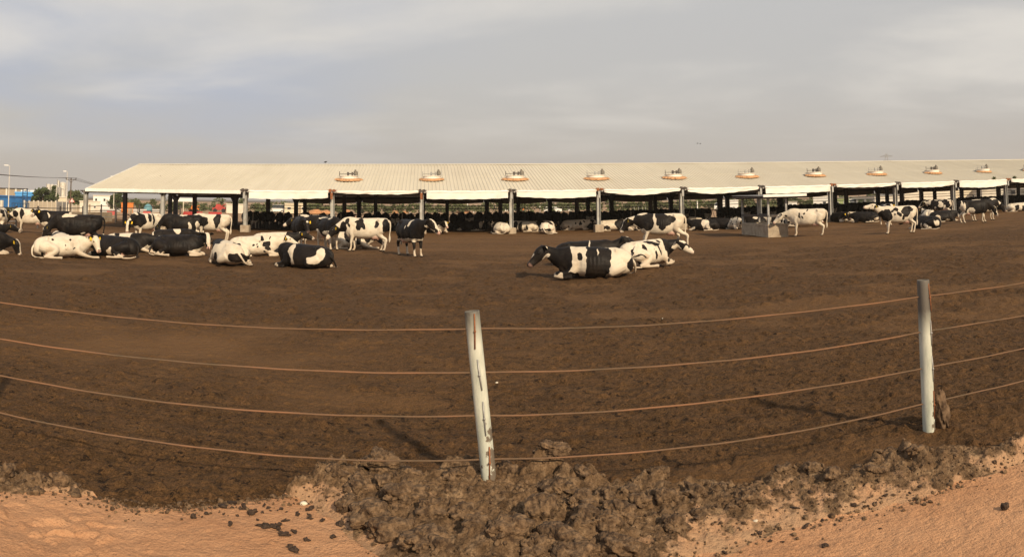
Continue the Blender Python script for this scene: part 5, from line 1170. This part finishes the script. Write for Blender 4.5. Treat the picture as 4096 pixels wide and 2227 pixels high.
# a canopy and machines on the far side
p = far_at(680, 850); e = empty('shade_canopy', p, -az(p) + .05, 'small white roofed canopy on thin posts', 'canopy'); k = kpx(p); L = 100 / k; zt = CAM_H + ray(680, 797)[2] * F / k - FZ
q = MB(); q.prism([(0, zt - .55), (L, zt - .55), (L * .86, zt + .35), (L * .12, zt + .35)], -3, 3); q.build('canopy_roof', M['white'], e)
for a in (.2, L / 2, L - .2): q = MB(); q.box((a - .1, -2.9, 0), (a + .1, -2.7, zt - .5)); q.build('post', M['offwhite'], e)
def machine(x, yb, wpx, hpx, m, label, seed):
    p = far_at(x, yb); k = kpx(p); w, h = wpx / k, hpx / k; rnd = random.Random(seed)
    e = empty('farm_machine', p, -az(p), label, 'farm machine')
    q = MB(); q.prism([(-w / 2, h * .3), (w / 2, h * .3), (w * .5, h * .6), (w * .15, h * .75), (w * .1, h), (-w * .2, h), (-w * .3, h * .6), (-w / 2, h * .55)], -w * .2, w * .2); q.build('body', M[m], e)
    for a in (-w * .3, w * .32):
        q = MB(); n = 18; rr = h * .24
        vs = [(a + rr * math.cos(6.283 * i / n), y, rr + rr * math.sin(6.283 * i / n)) for y in (-w * .24, -w * .205) for i in range(n)]; q.add(vs, [tuple(range(n)), tuple(range(2 * n - 1, n - 1, -1))] + [(i, n + i, n + (i + 1) % n, (i + 1) % n) for i in range(n)]); q.build('wheel', M['black'], e)
    q = MB(); q.tube([(w * .1, 0, h * .7), (w * .55, 0, h * 1.05)], .12, 6); q.build('boom', M[m], e)
machine(876, 850, 54, 34, 'red', 'red farm machine with a tapered hopper seen under the barn roof', 1); machine(935, 850, 34, 30, 'red', 'smaller red farm machine with a raised boom beside the white screen', 2); machine(775, 850, 42, 28, 'orange', 'orange brown machine parked near the shade canopy', 3)
building(905, 975, 852, 815, 'offwhite', 'pale open shed behind the red machines', 'pale_shed', 'shed', 6)
p = far_at(592, 848); k = kpx(p); e = empty('water_tank', p, 0, 'pale blue domed water tank beside the second column', 'water tank'); q = MB(); r = 17 / k; q.lathe([(r, 0), (r, 18 / k), (r * .8, 25 / k), (r * .4, 31 / k), (.02, 33 / k)], 20); q.build('tank', mat('pale_blue_plastic', (.12, .28, .33), .6), e, smooth=True)
e, L, h = building(1138, 1224, 853, 812, 'cream', 'cream site cabin with a door and a small window beyond the barn', 'site_cabin', 'cabin', 4, .15, windows=[(.12, .30, .35, .62), (.45, .58, .35, .62), (.78, .93, .35, .62)], door=(.66, .76, .82))
# vehicles
def wheel(e, x, y, r, w=.22):
    q = MB(); n = 20; vs = [(x + r * math.cos(6.283 * i / n), yy, r + r * math.sin(6.283 * i / n)) for yy in (y - w / 2, y + w / 2) for i in range(n)]
    q.add(vs, [tuple(range(n)), tuple(range(2 * n - 1, n - 1, -1))] + [(i, n + i, n + (i + 1) % n, (i + 1) % n) for i in range(n)]); o = q.build('wheel', M['black'], e)
    q = MB(); yy = y - w / 2 - .012 if y < 0 else y + w / 2 + .012; vs = [(x + r * .55 * math.cos(6.283 * i / n), t, r + r * .55 * math.sin(6.283 * i / n)) for t in (yy, yy + (.01 if y < 0 else -.01)) for i in range(n)]
    q.add(vs, [tuple(range(n)), tuple(range(2 * n - 1, n - 1, -1))] + [(i, n + i, n + (i + 1) % n, (i + 1) % n) for i in range(n)]); q.build('rim', M['silver'], o)
def vehicle(name, cat, x, yb, face, label, prof, cab, wheels, wr, W=1.75, L=4.6, m='white_car', s=1.0, back=1.0):
    p = far_at(x, yb); p = Vector((p.x * back, p.y * back, FZ)); e = empty(name, p, D2R(face) - az(p), label, cat); e.scale = (s, s, s)
    q = MB(); q.prism(prof, -W / 2, W / 2); q.build('body', M[m], e)
    if cab:
        q = MB(); n = len(cab); in_ = .13
        vs = [(a, (-W / 2 + .02) + (in_ if z > cab[0][1] + .1 else 0), z) for a, z in cab] + [(a, (W / 2 - .02) - (in_ if z > cab[0][1] + .1 else 0), z) for a, z in cab]
        q.add(vs, [tuple(range(n)), tuple(range(2 * n - 1, n - 1, -1))] + [(i, n + i, n + (i + 1) % n, (i + 1) % n) for i in range(n)]); q.build('cabin', M[m], e)
        xs = [a for a, z in cab]; zs = [z for a, z in cab]; z0, z1 = min(zs), max(zs); top = [a for a, z in cab if z > z0 + .1]
        mid = (min(top) + max(top)) / 2
        for a, c_ in ((min(top) + .02, mid - .04), (mid + .04, max(top) - .02)):
            for sd_ in (-1, 1):
                q = MB(); y0, y1 = sd_ * (W / 2 - .02 + .006), sd_ * (W / 2 - .02 - in_ + .012)
                pl = [(a - .12, y0, z0 + .06), (c_ + .10, y0, z0 + .06), (c_, y1, z1 - .07), (a, y1, z1 - .07)]; q.add(pl + [(u_, v_ - .006 * sd_, w2) for u_, v_, w2 in pl], [(0, 1, 2, 3), (7, 6, 5, 4)]); q.build('side_window', M['glass'], e)
    for a in wheels:
        for sd_ in (-1, 1): wheel(e, a, sd_ * (W / 2 - .09), wr)
    for z_ in (.72,):
        xx = max(a for a, z in prof)
        for y_ in (-W / 2 + .1, W / 2 - .42): q = MB(); q.box((xx - .02, y_, z_), (xx + .015, y_ + .32, z_ + .14)); q.build('headlight', M['silver'], e)
    return e
PICK = [(-2.5, .45), (2.45, .45), (2.5, .8), (2.35, 1.02), (1.1, 1.12), (-2.5, 1.12)]
vehicle('pickup_truck', 'pickup', 2030, 849, 0, 'white double cab pickup parked beyond the barn behind a column', PICK, [(-.75, 1.10), (1.15, 1.10), (.55, 1.72), (-.55, 1.74)], (-1.6, 1.55), .38)
SED = [(-2.3, .32), (2.25, .32), (2.3, .62), (2.0, .86), (1.2, .95), (-1.7, 1.0), (-2.3, .92)]
vehicle('sedan', 'car', 2212, 849, 180, 'white sedan parked beyond the barn, nearer of two white cars', SED, [(-1.7, .98), (1.15, .93), (.35, 1.42), (-.9, 1.44)], (-1.4, 1.42), .33, back=.97, s=1.15)
vehicle('sedan', 'car', 2262, 848, 185, 'white car parked nose right behind the nearer white sedan', SED, [(-1.7, .98), (1.15, .93), (.35, 1.42), (-.9, 1.44)], (-1.4, 1.42), .33, s=1.15)
vehicle('van', 'van', 2200, 846, 0, 'white minibus with a dark window band showing above the sedans', [(-2.4, .4), (2.4, .4), (2.5, 1.0), (2.1, 1.25), (-2.4, 1.25)], [(-2.35, 1.24), (1.9, 1.24), (1.3, 2.0), (-2.3, 2.05)], (-1.6, 1.6), .38, back=1.12, s=1.15)
tr = vehicle('box_truck', 'truck', 2905, 842, 180, 'white box truck with a low cab standing beyond the barn', [(-3.2, .5), (3.1, .5), (3.1, 1.3), (1.75, 1.32), (-3.2, .9)], [(1.8, 1.3), (3.08, 1.3), (2.85, 2.15), (1.85, 2.2)], (-2.0, 2.3), .46, 2.1)
q = MB(); q.box((-3.2, -1.05, .91), (1.65, 1.05, 2.75), .04); q.build('cargo_box', M['white'], tr)
vehicle('van', 'van', 1102, 852, 180, 'white van with a red lower corner parked left of the cream cabin', [(-2.4, .4), (2.4, .4), (2.5, 1.0), (2.1, 1.25), (-2.4, 1.25)], [(-2.35, 1.24), (1.9, 1.24), (1.3, 2.0), (-2.3, 2.05)], (-1.6, 1.6), .38, s=1.2)
vehicle('sedan', 'car', 3412, 826, 0, 'white car parked in front of the pale green building', SED, [(-1.7, .98), (1.15, .93), (.35, 1.42), (-.9, 1.44)], (-1.4, 1.42), .33, s=1.4)
# two people by the cars
def person(x, yb, shirt, label, seed):
    p = far_at(x, yb); e_yaw = -az(p)
    me = bpy.data.meshes.new('person'); pts = [(0, 0, .95), (0, 0, 1.15), (0, 0, 1.38), (0, 0, 1.50), (0, .01, 1.63), (0, .01, 1.74), (.19, 0, 1.40), (.24, -.03, 1.14), (.26, -.12, .92), (-.19, 0, 1.40), (-.25, .02, 1.14), (-.24, -.04, .90), (.10, 0, .90), (.12, -.03, .50), (.13, .02, .09), (.13, -.12, .05), (-.10, 0, .90), (-.13, .05, .50), (-.14, .08, .09), (-.14, -.06, .05)]
    rad = [.14, .14, .15, .06, .10, .085, .06, .045, .035, .06, .045, .035, .095, .065, .045, .04, .095, .065, .045, .04]
    ed = [(0, 1), (1, 2), (2, 3), (3, 4), (4, 5), (2, 6), (6, 7), (7, 8), (2, 9), (9, 10), (10, 11), (0, 12), (12, 13), (13, 14), (14, 15), (0, 16), (16, 17), (17, 18), (18, 19)]
    me.from_pydata(pts, ed, []); o = bpy.data.objects.new('raw', me); COL.objects.link(o); o.modifiers.new('s', 'SKIN'); sv = me.skin_vertices[0].data
    for i, r in enumerate(rad): sv[i].radius = (r, r)
    sv[0].use_root = True; md = o.modifiers.new('u', 'SUBSURF'); md.levels = 1
    me2 = bpy.data.meshes.new_from_object(o.evaluated_get(bpy.context.evaluated_depsgraph_get())); bpy.data.objects.remove(o)
    me2.materials.clear()
    for m_ in (M['skin'], M[shirt], M['dark_steel']): me2.materials.append(m_)
    for f in me2.polygons: z = f.center.z; f.material_index = 1 if .93 < z < 1.45 and abs(f.center.x) < .27 else (2 if z <= .93 and abs(f.center.x) < .2 else 0)
    me2.polygons.foreach_set('use_smooth', [True] * len(me2.polygons))
    q = bpy.data.objects.new('person', me2); COL.objects.link(q); q.location = p; q.rotation_euler = (0, 0, e_yaw); tag(q, label, 'person')
    h_ = MB(); h_.lathe([(.001, 1.66), (.10, 1.68), (.105, 1.74), (.08, 1.81), (.001, 1.84)], 12); h_.build('hair', M['black'], q, smooth=True)
M['teal'] = mat('teal_cloth', (.06, .22, .26), .8)
person(2078, 853, 'teal', 'distant person in a teal shirt standing between the pickup and the cars', 1); person(2093, 853, 'orange', 'distant person in an orange vest standing beside the one in teal', 2)
# heaps, hedges, tables, buildings far right
for i, (x, y, w2, h2, lb) in enumerate([(1262, 856, 60, 22, 'orange sand heap right of the cream cabin'), (1385, 856, 36, 18, 'orange sand heap left of the white marker post'), (1300, 856, 50, 14, 'low orange sand heap between two bigger ones'), (1590, 852, 90, 12, 'long low pale soil heap beyond the feed barrier'), (1850, 852, 60, 13, 'pale soil heap left of the white pickup')]):
    p = far_at(x, y); k = kpx(p); lumpy('sand_heap', (w2 / 2 / k, w2 / 2.5 / k, h2 / k), M['sandpile'], p, 400 + i, 0, lb, 'sand heap', None, 3, .2)
def hedge_mass():
    rg = np.random.RandomState(11); VV, QQ = [], []; base = 0
    for x in [*range(400, 900, 34), *range(900, 1040, 60), *range(1040, 4150, 26)]:
        yb = 852 if x < 2300 else 852 - (x - 2300) * .040
        d0 = ray(x, 800); rr = rg.uniform(225, 262); s = rr / math.hypot(d0[0], d0[1]); p = Vector((d0[0] * s, d0[1] * s, FZ)); w2 = 26 / kpx(p)
        h = rg.uniform(2.2, 3.6) + (1.6 if rg.rand() < .12 else 0)
        cl = [((p.x + rg.uniform(-1, 1) * w2, p.y + rg.uniform(-2, 2), FZ + h * rg.uniform(.15, .85)), (w2 * rg.uniform(.35, .6), 1.2, h * rg.uniform(.16, .3))) for _ in range(9)]
        V, Q = foliage(330, cl, .34, rg); VV.append(V); QQ.append(Q + base); base += len(V)
    tag(link('far_shrubs', np_mesh('far_shrubs', np.vstack(VV), np.vstack(QQ), False), M['leaf2']), kind='stuff')
hedge_mass()
for i, (x, yt) in enumerate([(1497, 820), (1432, 822), (1870, 815), (1895, 822), (2160, 820), (1640, 822), (3040, 815), (2790, 812)]):
    p = far_at(x, 851 if x < 2600 else 843); k = kpx(p); e = empty('marker_post', p, 0, 'slim white marker post standing beyond the barn', 'post', 'slim white posts beyond the barn'); h = (851 - yt) / k
    q = MB(); q.box((-.12, -.12, 0), (.12, .12, h * .72), .02); q.build('shaft', M['white'], e); q = MB(); q.box((-.13, -.13, h * .72 + .003), (.13, .13, h), .02); q.build('post_cap', M['white'], e)
p = far_at(2560, 848); k = kpx(p); e = empty('tin_shelter', p, -az(p), 'long low tin shelter on thin legs beyond the barn', 'shelter'); L = 50 / k
q = MB(); q.box((-L / 2, -1, 1.45), (L / 2, 1, 1.6), .02); q.build('shelter_top', M['tan'], e)
for a in (-.45, -.1, .2, .45): q = MB(); q.box((L * a - .06, -.9, 0), (L * a + .06, -.8, 1.44)); q.build('leg', M['galv'], e)
building(3140, 3190, 834, 806, 'white', 'small white hut seen right of the trough shelter', 'hut', 'hut', 4, windows=[(.3, .6, .4, .7)])
building(3254, 3340, 829, 782, 'white', 'white building with a dark doorway behind the wide footing', 'white_building', depth=8, windows=[(.45, .62, .05, .5)])
building(3340, 3398, 829, 790, 'green_wall', 'pale green building beside the white one', 'green_building', depth=8, windows=[(.1, .3, .35, .6), (.6, .8, .35, .6)])
building(3400, 3500, 826, 786, 'silver', 'grey blue glass fronted building beside the pale green one', 'glass_building', depth=8, windows=[(.05, .28, .2, .8), (.36, .6, .2, .8), (.68, .95, .2, .8)])
building(3505, 3620, 820, 768, 'offwhite', 'large white warehouse behind the patchy cow', 'warehouse', depth=14, windows=[(.7, .85, .3, .5)])
building(3640, 3770, 812, 764, 'cream', 'cream house with a raised middle block beyond the barn', 'cream_house', depth=10, windows=[(.1, .2, .3, .6), (.35, .45, .3, .6), (.6, .7, .3, .6), (.85, .95, .3, .6)])
building(3790, 3930, 806, 762, 'offwhite', 'long white house with small windows beyond the barn', 'white_house', depth=10, windows=[(.1, .2, .3, .6), (.4, .5, .3, .6), (.7, .8, .3, .6)])
building(4030, 4150, 800, 742, 'cream', 'cream house with grey window shutters near the right edge', 'cream_house', depth=10, windows=[(.1, .3, .4, .75), (.5, .7, .4, .75)])
# far pylon
def pylon():
    d0 = ray(3548, 700); rr = 620; s = rr / math.hypot(d0[0], d0[1]); p = Vector((d0[0] * s, d0[1] * s, FZ)); zt = CAM_H + ray(3548, 615)[2] * s - FZ
    e = empty('pylon', p, -az(p), 'faint lattice power pylon rising behind the barn ridge', 'pylon'); q = MB(); w = 3.2
    for a in (-1, 1):
        for b_ in (-1, 1): q.tube([(a * w, b_ * w, 0), (a * .7, b_ * .7, zt)], .14, 4)
    z = 0; i = 0
    while z < zt - 4:
        f0, f1 = w - (w - .7) * z / zt, w - (w - .7) * (z + 5) / zt
        q.tube([(-f0, -f0, z), (f1, -f1, z + 5)], .08, 4); q.tube([(f0, -f0, z), (-f1, -f1, z + 5)], .08, 4); z += 5
    q.build('mast', M['galv'], e); q = MB()
    for z, L in ((zt - 2, 5), (zt - 6, 8)): q.tube([(-L, 0, z), (0, 0, z + 1), (L, 0, z)], .14, 4); q.tube([(-L, 0, z), (L, 0, z)], .12, 4)
    q.build('crossarm', M['galv'], e)
pylon()
# ------------------------------------------------------------------ pens and gate at the left end of the barn
def pen(pts, label, rails, top=1.5, gate=None, name='pipe_fence'):
    P = [at(x, y, 0) for x, y in pts]; e = empty(name, P[0], 0, label, 'fence')
    for p in P:
        q = MB(); a = p - P[0]; q.tube([(a.x, a.y, -.2), (a.x, a.y, top + .12)], .07, 8); q.build('post', M['dark_steel'], e)
    for z in rails:
        q = MB(); q.tube([(p.x - P[0].x, p.y - P[0].y, z + .02 * math.sin(i * 2.)) for i, p in enumerate(P)], .032, 6, cap=True); q.build('rail', M['dark_steel'] if z > 1 else M['galv'], e)
    return e
pen([(-160, 926), (63, 921)], 'wire pen fence with one stout post at the left edge', (1.42, 1.15, .85, .55, .3), 1.4)
pen([(63, 921), (150, 914), (240, 908), (330, 902)], 'dark pipe fence running behind the standing cows on the left', (1.38, .70), 1.42, name='pipe_fence')
pen([(345, 898), (404, 893), (461, 892)], 'dark pipe fence between the barn corner column and the gate', (1.50, 1.10, .55), 1.55)
def gate():
    a, c_ = at(466, 893, 0), at(550, 888, 0); u = c_ - a; L = u.length; e = empty('pen_gate', a, math.atan2(u.y, u.x), 'dark pipe gate with a long diagonal brace', 'gate')
    q = MB(); q.tube([(0, 0, .15), (0, 0, 1.35), (L, 0, 1.35), (L, 0, .15), (0, 0, .15)], .035, 6); q.build('gate_frame', M['dark_steel'], e)
    q = MB(); q.tube([(0, 0, 1.3), (L, 0, .2)], .03, 6); q.build('brace', M['dark_steel'], e)
    q = MB()
    for z in (.45, .75, 1.05): q.tube([(0, 0, z), (L, 0, z)], .018, 5)
    for k in (.33, .66): q.tube([(L * k, 0, .15), (L * k, 0, 1.35)], .018, 5)
    q.build('gate_bar', M['dark_steel'], e)
gate()
pen([(556, 888), (640, 886), (720, 884)], 'dark pipe fence right of the gate under the barn roof', (1.50, 1.05, .55), 1.55)
p = at(470, 902, 0); c_ = at(640, 896, 0); u = c_ - p; e = empty('kerb_wall', p, math.atan2(u.y, u.x), 'low pale concrete wall behind the gate', 'wall'); q = MB(); q.box((-3.5, 5.0, -.2), (u.length, 5.3, .95), .03); q.build('panel', M['concrete'], e)
# birds: one on the ridge, two in the air
def bird(p, label, fly):
    q = MB(); q.tube([(-.16, 0, 0), (-.05, 0, .02), (.08, 0, .05), (.15, 0, .09), (.21, 0, .09)], [.012, .06, .065, .035, .008], 8)
    o = q.build('bird', M['black'], smooth=True); o.location = p; o.scale = (.55, .55, .55) if fly else (.8, .8, .8); tag(o, label, 'bird'); w = MB()
    if fly: w.add([(-.04, 0, .05), (.08, 0, .05), (.05, .22, .16), (-.02, .42, .10), (-.08, .20, .13)], [(0, 1, 2, 3, 4)]); w.add([(-.04, 0, .05), (.08, 0, .05), (.05, -.22, .16), (-.02, -.42, .10), (-.08, -.20, .13)], [(4, 3, 2, 1, 0)])
    else: w.tube([(.0, .02, -.02), (.0, .02, -.12)], .008, 5); w.tube([(.03, -.02, -.02), (.03, -.02, -.12)], .008, 5)
    w.build('wing' if fly else 'leg', M['black'], o)
t_ = math.tan((1300 - 2048) / F + BA) * (BD + RIDGE_D); bird(barn_pt(t_, RIDGE_D, RIDGE_Z + .24), 'small dark bird perched on the barn ridge', False)
bird(at_r(2790, 574, 90), 'left of two tiny birds flying over the barn', True); bird(at_r(2801, 575, 92), 'right of two tiny birds flying over the barn', True)

# dusty air between here and the far buildings
hb = MB(); hb.box((-700, -40, -2.4), (700, 680, 40))
hm = bpy.data.materials.new('dusty_air'); hm.use_nodes = True; t = hm.node_tree; t.nodes.clear()
ho_ = N(t, 'ShaderNodeOutputMaterial'); hv_ = N(t, 'ShaderNodeVolumePrincipled', i={'Density': .0003, 'Color': (.92, .82, .68, 1), 'Anisotropy': .2}); LK(t, hv_.outputs[0], ho_.inputs['Volume'])
tag(hb.build('haze', hm), kind='stuff')

for x_, s_w in ((3962, .30), (4044, .38)):                 # weeds rooted in the gutter
    t_ = math.tan((x_ - 2048) / F + BA) * BD; rg = np.random.RandomState(x_); V, Q = foliage(90, [((0, 0, .10 + .06 * k), (s_w * (.8 - .2 * k), .10, .12)) for k in range(2)], .07, rg)
    tag(link('gutter_weed', np_mesh('weed', V, Q, False), M['leaf2'], None, barn_pt(t_, -.40, EAVE + .02)), 'small tufted weed rooted in the barn gutter near the right edge' if x_ < 4000 else 'taller weed sprouting above the last curtain winch at the right edge', 'weed')
